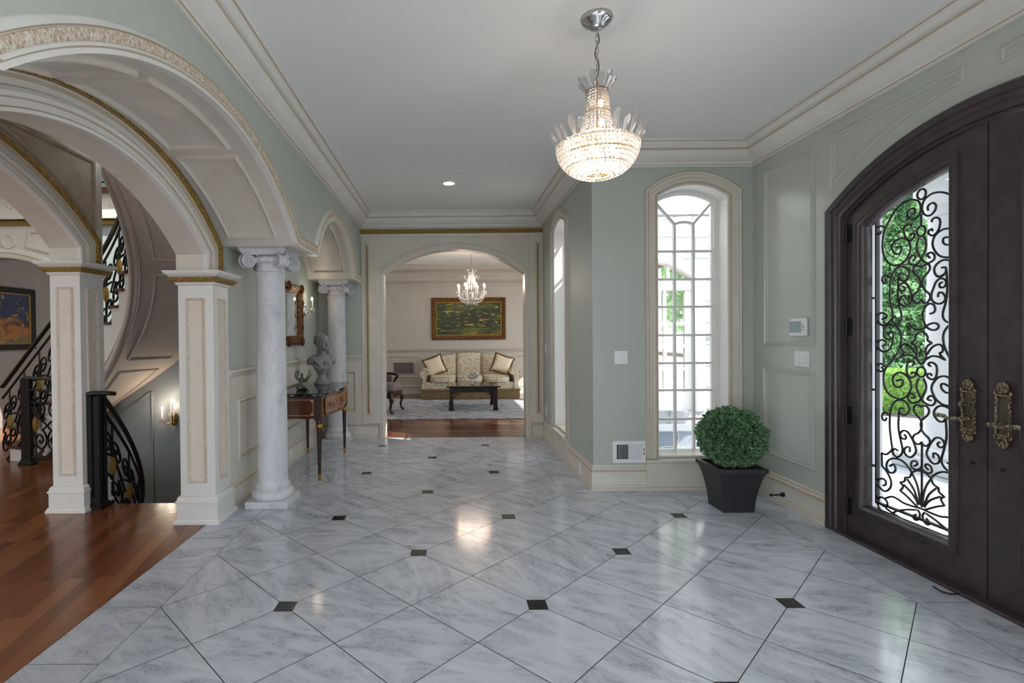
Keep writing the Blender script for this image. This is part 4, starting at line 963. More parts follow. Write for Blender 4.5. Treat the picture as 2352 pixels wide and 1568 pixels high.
tree('maple_tree', (16.6, 19.4, -.35), 10, 3.2, 'maple', 'bright green leafy tree behind the hedge, seen through door glass', 14000, .19, False, G)
tree('conifer_tree', (12.4, 14.3, -.35), 6.0, 1.75, 'fir', 'blue green conifer in front of the leafy tree beyond the drive', 14000, .17, True, G)
tree('conifer_tree', (17.4, 13.2, -.35), 8.0, 2.2, 'fir', 'taller conifer farther right beyond the drive', 6000, .26, True, G)
tree('maple_tree', (9.4, 20.2, -.35), 10, 3.2, 'maple', 'broad leafy tree left of the conifers beyond the drive', 6000, .32, False, G)
hd = MB(); hm = Matrix.Translation((9.6, 11.3, -.35)) @ Matrix.Rotation(math.radians(-42), 4, 'Z')
hd.box(-4, 4, -.45, .45, 0, .86, 0, hm)
for i in range(16000):
    a = RND.uniform(-4, 4); q = RND.random()
    if q < .5: p, n = (a, -.46, RND.uniform(.05, .9)), (0, -1, .3)
    else: p, n = (a, RND.uniform(-.46, .46), .88), (0, -.2, 1)
    foliage(hd, hm @ V(p), hm.to_3x3() @ V(n), .06, 1)
tag(hd.build('clipped_hedge', M['hedge'], recalc=False), 'low clipped bright green hedge across the drive', 'hedge')
st(MB().box(-4.6, 4.6, -.85, -.42, 0, .02, 0, hm).build('planting_bed', M['asph']))
# neighbouring wing of the house seen through the arched window
YW = 7.27; fW = lambda a, b, w: (a, YW - w, b)
WD = 2.65
dr = ogee(.80, .30, 2.15, 2.45, 24, WD)
st(MB().slab([(1.49, -.4), (1.49, 4.6), (4.5, 4.6), (4.5, -.4)], [dr], fW, 0, -.18).build('wall_wing', M['stone']))
st(MB().box(1.49, 4.5, YW - .06, YW, -.4, .04).build('wall_foundation', M['found']))
st(MB().box(1.49, 4.5, YW - .1, YW + .0, .04, .12).build('trim_28', M['limest']))
t = struct('window_3', (WD, YW, 0))
MB().sweep(dr, [(-.02, -.17), (-.02, .02), (0, .04), (.06, .03), (.1, .04), (.13, 0), (.13, -.02), (0, -.17)], fW).build('casing', M['white'], t, smooth=40)
mb = MB()
for a in (-.8, -.1, .0, .68): mb.slab(rect(WD + a, WD + a + .12, .3, 2.05), [], fW, -.08, -.14)
mb.slab(rect(WD - .8, WD + .8, 2.0, 2.14), [], fW, -.06, -.142); mb.slab(rect(WD - .8, WD + .8, .3, .56), [], fW, -.077, -.143)
for z in (.86, 1.18, 1.50): mb.slab(rect(WD - .8, WD + .8, z, z + .05), [], fW, -.087, -.128)
for a in (-.42, .38): mb.slab(rect(WD + a, WD + a + .045, .5, 2.0), [], fW, -.085, -.13)
for a in (-.45, 0, .45): mb.slab(rect(WD + a - .02, WD + a + .02, 2.1, 2.44 - .3 * (a / .8) ** 2), [], fW, -.08, -.13)
mb.build('french_door_sash', M['white'], t)
MB().slab(dr, [], fW, -.11, -.115).build('pane', M['glass'], t)
# ------------------------------------------------------------------ curved staircase
SX, SY, RI, RO = -3.82, 4.74, .78, 1.72
TS = 1.4                                                              # below this angle the flight straightens out
def hp(th, r, z):
    q = V((SX - r * cos(max(th, TS)), SY + r * sin(max(th, TS)), z))
    if th < TS: q += V((-.94, .34, 0)) * (TS - th) * 1.36 * (1 + .3 * (r - RI) / (RO - RI))
    return q
zs = lambda th: -1.03 + 1.17 * th
zt = lambda th: zs(th) + .40
rise = .1735; dth = rise / 1.17
def flight(name, th0, n, z0, label, zsf, dirn=1):
    t = thing(name, tuple(hp(th0, 1.25, max(z0, 0))), label, 'staircase', 'curved stair flights')
    car = MB(); q = 4
    for k in range(n):
        a0, a1 = th0 + k * dth, th0 + (k + 1) * dth; z = z0 + (k + 1) * rise
        for i in range(q):
            b0, b1 = a0 + (a1 - a0) * i / q, a0 + (a1 - a0) * (i + 1) / q
            l0, l1 = (max(zsf(b), -.0 if z0 >= 0 else -9) for b in (b0, b1))
            l0, l1 = min(l0, z - .05), min(l1, z - .05)
            p = [hp(b0, RI, l0), hp(b1, RI, l1), hp(b1, RO, l1), hp(b0, RO, l0), hp(b0, RI, z - .03), hp(b1, RI, z - .03), hp(b1, RO, z - .03), hp(b0, RO, z - .03)]
            car.add(p, [(0, 3, 2, 1), (4, 5, 6, 7), (0, 1, 5, 4), (2, 3, 7, 6)] + ([(3, 0, 4, 7)] if i == 0 else []) + ([(1, 2, 6, 5)] if i == q - 1 else []))
        tr = MB(); e = .03
        pts = [hp(a0 - e / 1.2 + (a1 + e / 1.2 - a0) * i / q, RI - .035, z) for i in range(q + 1)]; pto = [hp(a0 - e / 1.2 + (a1 + e / 1.2 - a0) * i / q, RO, z) for i in range(q + 1)]
        d = V((0, 0, -.03)); m = q + 1
        allp = pts + pto + [p + d for p in pts] + [p + d for p in pto]
        f = [(i, i + 1, m + i + 1, m + i) for i in range(q)] + [(2 * m + i, 3 * m + i, 3 * m + i + 1, 2 * m + i + 1) for i in range(q)] + [(i, 2 * m + i, 2 * m + i + 1, i + 1) for i in range(q)] + [(m + i, m + i + 1, 3 * m + i + 1, 3 * m + i) for i in range(q)] + [(0, m, 3 * m, 2 * m), (q, 2 * m + q, 3 * m + q, m + q)]
        tr.add(allp, f); tr.build('tread', M['mahog'], t)
    car.build('carriage', M['white'], t, recalc=False)
    return t
up = flight('curved_staircase', .54, 18, 0, 'curved staircase rising overhead in the hall with brown treads', lambda b: zs(b) + .10)
# soffit shell with raised panels under the upper flight
mb = MB(); N = 70; ths = [.98 + (3.42 - .98) * i / N for i in range(N + 1)]
RS = [RI - .012, RI + .05, RI + .06, (RI + RO) / 2, RO + .05]
vs = [hp(th, r, zs(th) + (.0 if k != 1 else -.012)) for th in ths for k, r in enumerate(RS)]; m = len(RS)
mb.add(vs + [p + V((0, 0, .06)) for p in vs], [(i * m + k, i * m + k + 1, (i + 1) * m + k + 1, (i + 1) * m + k) for i in range(N) for k in range(m - 1)] + [(i * m, (i + 1) * m, len(vs) + (i + 1) * m, len(vs) + i * m) for i in range(N)])
mb.build('soffit', M['taupe'], up, smooth=40, recalc=False)
mb = MB()
def spath(a0, a1, r0, r1, n=24, off=-.008): return [hp(a0 + (a1 - a0) * i / n, r0 + (r1 - r0) * i / n, zs(a0 + (a1 - a0) * i / n) + off) for i in range(n + 1)]
mb.tube(spath(.98, 3.42, RI - .01, RI - .01, 70, -.004), .022, 8); mb.tube(spath(.98, 3.42, RI + .07, RI + .07, 70), .01, 6)
for a0, a1 in ((1.15, 1.75), (1.87, 2.62), (2.74, 3.36)):
    for r in (RI + .20, RO - .16): mb.tube(spath(a0, a1, r, r), .013, 8)
    for a in (a0, a1): mb.tube(spath(a, a, RI + .20, RO - .16, 4), .013, 8)
mb.build('soffit_moulding', M['taupe'], up, smooth=60)
dn = flight('curved_staircase', 3.5 - 16 * dth, 15, -16 * rise, 'curved staircase descending from the wood floor between the square pillars', lambda b: zt(b) - 4.1 - .25)
# curved outer wall of the stair well
mb = MB(); N = 60; ths = [1.0 + (3.36 - 1.0) * i / N for i in range(N + 1)]
mb.add([hp(th, RO + .02, -2.4) for th in ths] + [hp(th, RO + .02, max(.2, zs(th) + .38)) for th in ths] + [hp(th, RO + .10, -2.4) for th in ths] + [hp(th, RO + .10, max(.2, zs(th) + .38)) for th in ths],
       [(i, i + 1, N + 2 + i, N + 1 + i) for i in range(N)] + [(2 * (N + 1) + i, 3 * (N + 1) + i, 3 * (N + 1) + i + 1, 2 * (N + 1) + i + 1) for i in range(N)])
st(mb.build('wall_stairwell', plain('stairwell_sage_shaded', '#8f979c', .45), smooth=40, recalc=False))  # sage wall; the dim light of the well is put into its colour
mb = MB()
zl = lambda th: 1.17 * (th - 3.5)
def wpan(a0, a1, lo, hi):
    Pp = [hp(a0, RO + .012, zl(a0) + lo)] + [hp(a0 + (a1 - a0) * i / 12, RO + .012, zl(a0 + (a1 - a0) * i / 12) + lo) for i in range(13)]
    Q = [hp(a1 + (a0 - a1) * i / 12, RO + .012, min(zl(a1 + (a0 - a1) * i / 12) + hi, zs(a1 + (a0 - a1) * i / 12) - .15)) for i in range(13)]
    mb.tube(Pp + Q, .012, 6, closed=True)
for a0, a1 in ((1.2, 1.62), (1.9, 2.3), (2.4, 2.8), (2.9, 3.25)): wpan(a0, a1, .5, 3.2)
st(mb.build('trim_29', plain('stairwell_trim_shaded', '#8f979c', .4), smooth=60))  # panel moulding in the same shade-darkened sage
st(MB().box(-6.2, -1.9, 2.8, 7.1, -2.6, -2.4).build('floor', M['wood']))
st(MB().box(-6.3, -6.2, 2.8, 7.1, -2.5, -.16).box(-6.2, -1.97, 2.7, 2.8, -2.5, -.16).box(-1.97, -1.87, 2.8, 7.1, -2.5, -.16).build('wall_basement_baffle', M['cream']))  # unseen walls, added to stop daylight leaking in under the floor
# wrought iron railings
def railing(name, label, pts, h, base, posts):
    """pts: list of floor points along the run; h: rail height"""
    t = thing(name, tuple(pts[posts[0]]) if posts else tuple(pts[0]), label, 'railing')
    U = V((0, 0, 1))
    MB().tube([p + U * h for p in pts], [.028] * len(pts), 8, flat=.7).build('handrail', M['rail'], t, smooth=60)
    b = MB(); b.tube([p + U * (h - .13) for p in pts], .013, 6); b.tube([p + U * base for p in pts], .013, 6); b.build('rail_bar', M['iron'], t, smooth=60)
    for i in posts:
        p = pts[i]; pm = MB().box(p.x - .025, p.x + .025, p.y - .025, p.y + .025, p.z - .0, p.z + h - .01)
        pm.sweep(rect(p.x - .025, p.x + .025, p.y - .025, p.y + .025), [(0, p.z), (.022, p.z), (.022, p.z + .02), (.01, p.z + .04), (.006, p.z + .06), (0, p.z + .06)], fPlan, True); pm.build('post', M['iron'], t)
    # scrolls in the plane of the run
    L = [0]
    for a, c in zip(pts, pts[1:]): L.append(L[-1] + (c - a).length)
    def at(s, v):
        s = max(0, min(L[-1] - 1e-6, s)); k = 0
        while L[k + 1] < s: k += 1
        return pts[k].lerp(pts[k + 1], (s - L[k]) / (L[k + 1] - L[k])) + U * v
    sm = MB(); w = .34; n = max(1, int(L[-1] / w)); w = L[-1] / n; lo, hi = base + .02, h - .15; H_ = hi - lo
    for k in range(n):
        s0 = k * w + w / 2
        for sg in (-1, 1):
            c1 = spiral(sg * w * .22, lo + H_ * .72, .012, .105, 0 if sg > 0 else pi, 1.6 * sg)
            c2 = spiral(sg * w * .20, lo + H_ * .25, .012, .12, pi if sg > 0 else 0, 1.7 * sg)
            for c in (c1, c2): sm.tube([at(s0 + u, v) for u, v in c], .0105, 6)
            e1, e2 = c1[-1], c2[-1]
            sm.tube([at(s0 + u, v) for u, v in [(p.x, p.y) for p in spline([V((e1[0], e1[1], 0)), V((sg * w * .46, lo + H_ * .5, 0)), V((e2[0], e2[1], 0))], 8)]], .0105, 6)
        sm.tube([at(s0, lo), at(s0, hi)], .009, 6)
    sm.build('scrollwork', M['iron'], t, smooth=60)
    for k in range(n): MB().ball(at(k * w + w / 2, lo + H_ * .5), (.03, .03, .09), 8, 6).build('gilt_leaf', M['gold'], t, smooth=60)
    return t
railing('stair_railing', 'black scrolled railing of the upper flight, seen above and behind the left pillar', [hp(th, RI + .03, zt(th)) for th in [.44 + .06 * i for i in range(49)]], .95, .06, [])
railing('stair_railing', 'black scrolled railing curving down the well from post at the left pillar', [hp(th, RI + .06, zl(th) + .0) for th in [3.47 - .06 * i for i in range(34)]], .94, .06, [])
t = thing('newel_post', (-2.90, 4.23, 0), 'heavy black newel post standing against the left square pillar', 'post')
pm = MB()
for dx, dy in ((-.03, -.03), (.03, -.03), (.03, .03), (-.03, .03)): pm.box(-2.90 + dx - .02, -2.90 + dx + .02, 4.23 + dy - .02, 4.23 + dy + .02, .02, .92)
pm.box(-2.935, -2.865, 4.195, 4.265, .06, .9); pm.build('shaft', M['iron'], t)
MB().sweep(rect(-2.955, -2.845, 4.175, 4.285), [(0, 0), (.015, 0), (.015, .03), (-.005, .05), (-.01, .09), (-.03, .09)], fPlan, True).build('foot', M['iron'], t)
MB().tube(spline([(-2.97, 4.20, .935), (-2.90, 4.22, .94), (-2.84, 4.27, .935), (-2.81, 4.32, .925)], 5), .032, 8, flat=.6).build('rail_cap', M['rail'], t, smooth=60)
railing('stair_railing', 'level black guard railing with twin posts behind the left pillar', [V((-4.72, 5.715, 0)).lerp(V((-4.0, 5.43, 0)), i / 28) for i in range(29)], .96, .09, [0, 3])

# ------------------------------------------------------------------ sconces
def sconce(loc, right, out, label, arms, mat, en=.45):
    t = thing('crystal_sconce', loc, label, 'sconce'); p = V(loc); r = V(right); o_ = V(out); U = V((0, 0, 1))
    MB().ball(p + o_ * .012, (.035, .035, .08), 12, 10).ball(p + o_ * .03 - U * .05, .028, 10, 8).build('backplate', mat, t, smooth=60)
    for k, (s, hgt) in enumerate(arms):
        c = p + r * s + o_ * .10 + U * hgt
        MB().tube(spline([p + o_ * .02, p + o_ * .06 + r * s * .5 - U * .05, c - U * .06, c - U * .03], 6), .006, 6).build('arm', mat, t, smooth=60)
        MB().lathe([(0, -.03), (.014, -.03), (.034, -.012), (.036, -.006), (.012, -.01), (0, -.01)], c, 14).build('drip_pan', M['crystal'], t, smooth=40)
        MB().lathe([(0, -.01), (.0095, -.01), (.0095, .085), (0, .085)], c, 10).build('candle', M['white'], t, smooth=40)
        MB().ball(c + U * .105, (.013, .013, .024), 10, 8).build('bulb', M['bulbs'], t, smooth=60)
        lamp('sconce_light', c + o_ * .035 + U * .11, en, .015)
        for j in range(5):
            a = 2 * pi * j / 5; q = c + V((.034 * cos(a), .034 * sin(a), -.02))
            MB().ball(q - U * .035, (.008, .008, .02), 6, 6).ball(q - U * .012, .005, 6, 4).build('crystal_drop', M['crystal2'], t, smooth=20)
    MB().ball(p + o_ * .06 - U * .15, (.012, .012, .03), 8, 6).build('crystal_drop', M['crystal2'], t, smooth=20)
    return t
sconce((-1.77, 6.24, 1.72), (0, 1, 0), (1, 0, 0), 'crystal candle sconce on green wall right of the gilt mirror', [(.06, .02)], M['chrome'])
th = 1.80; q_ = hp(th, RO + .015, .38); on = V((cos(th), -sin(th), 0))
sconce(tuple(q_), (sin(th) * 1., cos(th), 0), tuple(on), 'two light crystal and gilt sconce on the stair well wall', [(-.10, .04), (.04, .13)], M['brass'], 1.0)

# ------------------------------------------------------------------ console table
TX, TY = -1.50, 5.575
t = thing('console_table', (TX, TY, 0), 'mahogany console table with black marble top between the columns', 'table')
x0, x1, y0, y1 = -1.745, -1.235, 4.935, 6.215
def outline(g, bow=.055):
    P = [(x0, y0 - g), (x1 + g - .03, y0 - g), (x1 + g - .008, y0 - g + .004), (x1 + g, y0 - g + .03)]
    P += [(x1 + g, y0 + .13), (x1 + g + .018, y0 + .16)]
    for i in range(13): u = i / 12; y = y0 + .19 + (y1 - y0 - .38) * u; P.append((x1 + g + .02 + bow * sin(pi * u), y))
    P += [(x1 + g + .018, y1 - .16), (x1 + g, y1 - .13), (x1 + g, y1 + g - .03), (x1 + g - .008, y1 + g - .004), (x1 + g - .03, y1 + g), (x0, y1 + g)]
    return P
MB().slab(outline(.018), [], fPlan, .812, .843).build('marble_top', M['blkmarb'], t, bevel=.008, seg=3)
MB().slab(outline(-.012), [], fPlan, .60, .812).build('apron', M['mahog'], t)
il = MB()
def iframe(fn, a0, a1, b0, b1, w=.006): il.sweep(rect(a0, a1, b0, b1), [(0, -.002), (0, .003), (-w, .003), (-w, -.002)], fn, True)
fS = lambda a, b, w: (a, y0 + .012 - w, b)
iframe(fS, x0 + .06, x1 - .075, .63, .785)
for a in (x0 + .075, x1 - .09):
    for b in (.645, .77): il.ball(fS(a, b, .003), (.012, .003, .012), 10, 6)
il.build('inlay', M['inlay'], t)
yc = (y0 + y1) / 2
for ya, yb in ((y0 + .14, yc - .16), (yc - .15, yc + .15), (yc + .16, y1 - .14)):
    Pf = []; 
    for i in range(9):
        y = ya + (yb - ya) * i / 8; u = (y - y0 - .19) / (y1 - y0 - .38); Pf.append((x1 - .012 + .02 + (.055 * sin(pi * max(0, min(1, u)))), y))
    df = MB().sweep(Pf, [(-.002, .635), (.004, .635), (.004, .785), (-.002, .785)], lambda a, b, w: (a, b, w))
    df = MB(); vs = [(p[0] + d, p[1], z) for d in (-.01, .007) for p in Pf for z in (.635, .785)]; n = len(Pf)
    df.add(vs, [(2 * i, 2 * i + 2, 2 * i + 3, 2 * i + 1) for i in range(n - 1)] + [(2 * n + 2 * i, 2 * n + 2 * i + 1, 2 * n + 2 * i + 3, 2 * n + 2 * i + 2) for i in range(n - 1)] + [(2 * i + 1, 2 * i + 3, 2 * n + 2 * i + 3, 2 * n + 2 * i + 1) for i in range(n - 1)] + [(2 * i, 2 * n + 2 * i, 2 * n + 2 * i + 2, 2 * i + 2) for i in range(n - 1)] + [(0, 1, 2 * n + 1, 2 * n), (2 * n - 2, 4 * n - 2, 4 * n - 1, 2 * n - 1)])
    dob = df.build('drawer', plain('figured_mahogany', '#7c4522', .25, var='#5c2f17', vs=18), t)
    rim = MB(); rim.tube([V((p[0] + .008, p[1], z)) for p, z in [(p, .645) for p in Pf] + [(p, .775) for p in Pf[::-1]]], .004, 6, closed=True); rim.build('drawer_inlay', M['inlay'], dob)
    pm_ = Pf[4]; h_ = MB()
    for s in (-1, 1): h_.ball((pm_[0] + .012, pm_[1] + s * .04, .715), (.006, .014, .014), 10, 6)
    h_.tube(spline([(pm_[0] + .02, pm_[1] - .04, .715), (pm_[0] + .026, pm_[1] - .03, .692), (pm_[0] + .026, pm_[1], .684), (pm_[0] + .026, pm_[1] + .03, .692), (pm_[0] + .02, pm_[1] + .04, .715)], 5), .004, 6)
    h_.build('drawer_pull', M['brass'], dob, smooth=60)
for lx, ly in ((x1 - .03, y0 + .045), (x1 - .03, y1 - .045), (x0 + .04, y0 + .045), (x0 + .04, y1 - .045)):
    lg = MB().lathe([(0, 0), (.0125, 0), (.014, .06), (.024, .50), (.027, .535), (.03, .545), (.03, .575), (.026, .585), (0, .585)], (lx, ly, 0), 24, flute=.12, nf=12)
    lg.box(lx - .034, lx + .034, ly - .034, ly + .034, .58, .813); L_ = lg.build('leg', M['mahogd'], t, smooth=40)
    MB().lathe([(.024, .5), (.031, .505), (.033, .525), (.031, .545), (.024, .55)], (lx, ly, 0), 20).build('brass_collar', M['brass'], L_, smooth=50)
    MB().lathe([(0, -.0), (.012, 0), (.0155, .04), (.0145, .06), (0, .06)], (lx, ly, 0), 16).build('brass_sabot', M['brass'], L_, smooth=50)
    cm = MB()
    for k in range(3): cm.box(lx + .034, lx + .038, ly - .022 + k * .016, ly - .012 + k * .016, .62, .76)
    cm.ball((lx + .034, ly, .79), (.008, .018, .016), 8, 6); cm.build('corner_mount', M['brass'], L_)

def remesh(mb, name, mat, parent, vox, smooth_it=4):
    me = bpy.data.meshes.new('tmp'); me.from_pydata(mb.v, [], mb.f); o = bpy.data.objects.new('tmp', me); COL.objects.link(o)
    r = o.modifiers.new('r', 'REMESH'); r.mode = 'VOXEL'; r.voxel_size = vox
    if smooth_it: s_ = o.modifiers.new('s', 'SMOOTH'); s_.iterations = smooth_it; s_.factor = .5
    dg = bpy.context.evaluated_depsgraph_get(); dg.update(); ev = o.evaluated_get(dg); m2 = bpy.data.meshes.new_from_object(ev)
    bpy.data.objects.remove(o); off = wloc(parent)
    m2.transform(Matrix.Translation(-off)); m2.materials.clear(); m2.materials.append(mat); m2.shade_smooth(); m2.name = name
    q = bpy.data.objects.new(name, m2); COL.objects.link(q); q.parent = parent; return q
# portrait bust
bx, by, bz = -1.47, 5.95, .843
t = thing('portrait_bust', (bx, by, bz), 'grey classical bust of a draped woman on the console table', 'bust')
MB().lathe([(0, 0), (.088, 0), (.092, .012), (.088, .026), (.074, .036), (.062, .05), (.05, .08), (.047, .11), (.052, .125), (.066, .135), (.066, .146), (.05, .15), (0, .15)], (bx, by, bz), 32).build('socle', M['bust'], t, smooth=45)
fm = Matrix.Translation((bx, by, bz)) @ Matrix.Rotation(math.radians(-58), 4, 'Z')    # local -Y is not used: figure faces local +X
b = MB(); E = lambda c, r, nu=20, nv=14: b.ball(c, r, nu, nv, 0, fm)
E((-.01, 0, .215), (.075, .10, .09)); E((.005, 0, .275), (.078, .135, .062)); E((-.012, 0, .30), (.06, .15, .045))
for s in (-1, 1): E((-.015, s * .128, .268), (.05, .042, .05)); E((.055, s * .05, .245), (.038, .042, .042))
b.tube([fm @ V(p) for p in [(-.01, 0, .29), (-.008, 0, .35), (.006, 0, .41)]], [.064, .047, .046], 16)
HM = fm @ Matrix.Translation((.004, 0, .40)) @ Matrix.Rotation(.10, 4, 'Y') @ Matrix.Rotation(.25, 4, 'Z') @ Matrix.Scale(1.2, 4) @ Matrix.Translation((0, 0, -.40))
Eh = lambda c, r, nu=20, nv=14: b.ball(c, r, nu, nv, 0, HM)
for c in [(.012, 0, .462, .066, .056, .080), (-.018, 0, .475, .066, .062, .068), (.05, 0, .425, .034, .034, .034), (.066, 0, .405, .014, .016, .013), (.056, .024, .437, .02, .018, .022), (.056, -.024, .437, .02, .018, .022), (.062, 0, .496, .010, .036, .008)]: Eh(c[:3], c[3:])
b.tube([HM @ V(p) for p in [(.074, 0, .490), (.084, 0, .470), (.093, 0, .448), (.082, 0, .442)]], [.006, .0075, .011, .006], 8)
for s in (-1, 1):
    Eh((.064, s * .025, .475), (.009, .013, .006), 10, 8); Eh((.004, s * .059, .46), (.014, .008, .022), 10, 8); Eh((.084, s * .008, .445), (.006, .006, .005), 8, 6)
Eh((.079, 0, .4285), (.007, .016, .004), 10, 8); Eh((.077, 0, .4195), (.007, .013, .005), 10, 8)
b_ = remesh(b, 'figure', M['bust'], t, .0042, 2)
hb = MB()
hb.ball((-.022, 0, .490), (.070, .067, .062), 24, 16, 0, HM); hb.ball((-.092, 0, .458), (.030, .034, .030), 14, 10, 0, HM)
for s in (-1, 1):
    for k in range(9):
        u = k / 8; z0 = .530 - .05 * u
        hb.tube([HM @ V(p) for p in spline([(.045 - .012 * u, s * .004, .533 - .006 * u), (.036 - .02 * u, s * (.03 + .018 * u), .530 - .022 * u), (.008 - .015 * u, s * (.052 + .014 * u), .508 - .04 * u), (-.045, s * (.05 + .012 * u), .497 - .045 * u), (-.088, s * .02, .47)], 3)], .0072, 6)
remesh(hb, 'hair', M['bust'], t, .0042, 1)
dp_ = MB()
for k in range(11):
    u = k / 10
    dp_.tube([fm @ V(p) for p in spline([(-.06 + .02 * u, .15 - .035 * u, .24 + .025 * u), (.0 + .03 * u, .145 - .075 * u, .305 + .015 * u), (.07, .09 - .09 * u, .285 - .06 * u), (.088, .0 - .05 * u, .225 - .05 * u), (.055, -.06 - .01 * u, .16 - .01 * u)], 4)], .009, 6)
    dp_.tube([fm @ V(p) for p in spline([(-.06, -.155 + .03 * u, .225 + .03 * u), (-.0 + .03 * u, -.15 + .07 * u, .295 + .025 * u), (.07, -.10 + .075 * u, .275 - .035 * u), (.085, -.055 + .05 * u, .215 - .04 * u), (.06, -.02 + .03 * u, .16)], 4)], .0085, 6)
    a = -1.2 + 2.4 * u
    dp_.tube([fm @ V((.078 * cos(a), .125 * sin(a), .235)), fm @ V((.082 * cos(a), .105 * sin(a), .19)), fm @ V((.058 * cos(a), .068 * sin(a), .145))], .010, 6)
remesh(dp_, 'drapery', M['bust'], t, .0052, 2)
# winged bird sculpture
bx, by, bz = -1.52, 5.33, .843
t = thing('bird_sculpture', (bx, by, bz), 'small grey green sculpture of winged bird on the console table', 'sculpture')
g = MB()
for c, r in (((0, 0, .012), (.06, .075, .014)), ((.02, .03, .03), (.045, .04, .03)), ((-.02, -.03, .025), (.04, .045, .025)), ((.0, .0, .055), (.03, .045, .035)), ((.03, -.05, .03), (.03, .03, .018))): g.ball(V(c) + V((bx, by, bz)), r, 14, 10)
remesh(g, 'rock_base', M['bird'], t, .006, 2)
g = MB(); g.tube(spline([(bx, by + .05, bz + .06), (bx, by + .01, bz + .085), (bx, by - .03, bz + .115), (bx + .005, by - .04, bz + .155), (bx + .01, by - .062, bz + .165)], 5), [.018, .03, .028, .014, .012, .006], 12); g.ball((bx + .008, by - .048, bz + .163), (.014, .018, .014), 10, 8)
remesh(g, 'bird_body', M['bird'], t, .005, 2)
for s in (-1, 1):
    w_ = MB(); n = 12; vs = []
    for k in (0, 1):
        for i in range(n + 1):
            u = i / n
            for j in range(7):
                v = j / 6 - .5; wd = .12 * sin(pi * min(1, u * .9 + .1)) ** .7
                vs.append((bx + s * (.018 + .05 * sin(u * 2.2)) + s * .035 * (v * v) * 0 + k * .006, by + .015 + v * wd * 1.5 + .02 * u, bz + .07 + .12 * u + .05 * (v * v)))
    q = 7; S_ = (n + 1) * q
    fs = [(i * q + j, i * q + j + 1, (i + 1) * q + j + 1, (i + 1) * q + j) for i in range(n) for j in range(6)]
    fs += [tuple(S_ + a for a in f[::-1]) for f in fs]
    bd_ = [j for j in range(7)] + [i * q + 6 for i in range(1, n + 1)] + [n * q + j for j in range(5, -1, -1)] + [i * q for i in range(n - 1, 0, -1)]
    fs += [(bd_[i], S_ + bd_[i], S_ + bd_[(i + 1) % len(bd_)], bd_[(i + 1) % len(bd_)]) for i in range(len(bd_))]
    w_.add(vs, fs); w_.build('wing', M['bird'], t, smooth=60)
# gilt mirror
t = thing('gilt_mirror', (-1.77, 5.57, 1.64), 'mirror in ornate antique gilt frame on the green alcove wall', 'mirror')
ya, yb, za, zb = 5.05, 6.09, 1.29, 1.98
MB().sweep(rect(ya + .1, yb - .1, za + .1, zb - .1), [(-.01, .005), (-.01, .022), (.0, .03), (.02, .028), (.045, .05), (.07, .062), (.085, .05), (.095, .03), (.1, .01), (.1, 0), (0, 0)], fAlc, True).build('frame', M['giltframe'], t, smooth=50)
mb = MB()
for a in (ya + .04, (ya + yb) / 2, yb - .04):
    for z in (za + .04, zb - .04):
        for k in range(7): an = 2 * pi * k / 7; mb.ball(fAlc(a + .035 * cos(an), z + .035 * sin(an), .05), (.02, .02, .02), 8, 6)
        mb.ball(fAlc(a, z, .06), (.022, .024, .024), 10, 8)
for z in (za + .2, za + .345, za + .49):
    for a in (ya + .03, yb - .03): mb.ball(fAlc(a, z, .05), (.02, .018, .045), 8, 6)
mb.build('carved_ornament', M['giltframe'], t, smooth=60)
MB().slab(rect(ya + .09, yb - .09, za + .09, zb - .09), [], fAlc, .015, .005).build('mirror_glass', M['mirror'], t)

# ------------------------------------------------------------------ paintings
def painting(name, fn, a0, a1, b0, b1, fw, fmat, art, label, lip=None):
    t = thing(name, fn((a0 + a1) / 2, (b0 + b1) / 2, 0), label, 'painting')
    MB().sweep(rect(a0 + fw, a1 - fw, b0 + fw, b1 - fw), [(-.01, .0), (-.01, .02), (.0, .026), (fw * .3, .03), (fw * .45, .045), (fw * .8, .06), (fw, .045), (fw, 0)], fn, True).build('frame', fmat, t, smooth=40)
    if lip: MB().sweep(rect(a0 + fw, a1 - fw, b0 + fw, b1 - fw), [(-.02, .01), (-.02, .025), (.002, .033), (.004, .02)], fn, True).build('gilt_slip', lip, t, smooth=40)
    MB().slab(rect(a0 + fw - .01, a1 - fw + .01, b0 + fw - .01, b1 - fw + .01), [], fn, .014, .004).build('canvas', art, t)
fLB = lambda a, b, w: (a, 12.3 - w, b)
painting('framed_painting', fLB, -.42, 1.33, 1.29, 2.28, .10, M['giltframe'], M['art1'], 'wide gilt framed dark green painting above the living room sofa', M['gold'])
painting('framed_painting', lambda a, b, w: (-7.05 + w, 8.75 - (a - 8.0), b), 8.0, 9.33, 1.22, 2.22, .09, M['dark'], M['art2'], 'black framed orange and blue painting in the gallery behind the stairs', M['gold'])
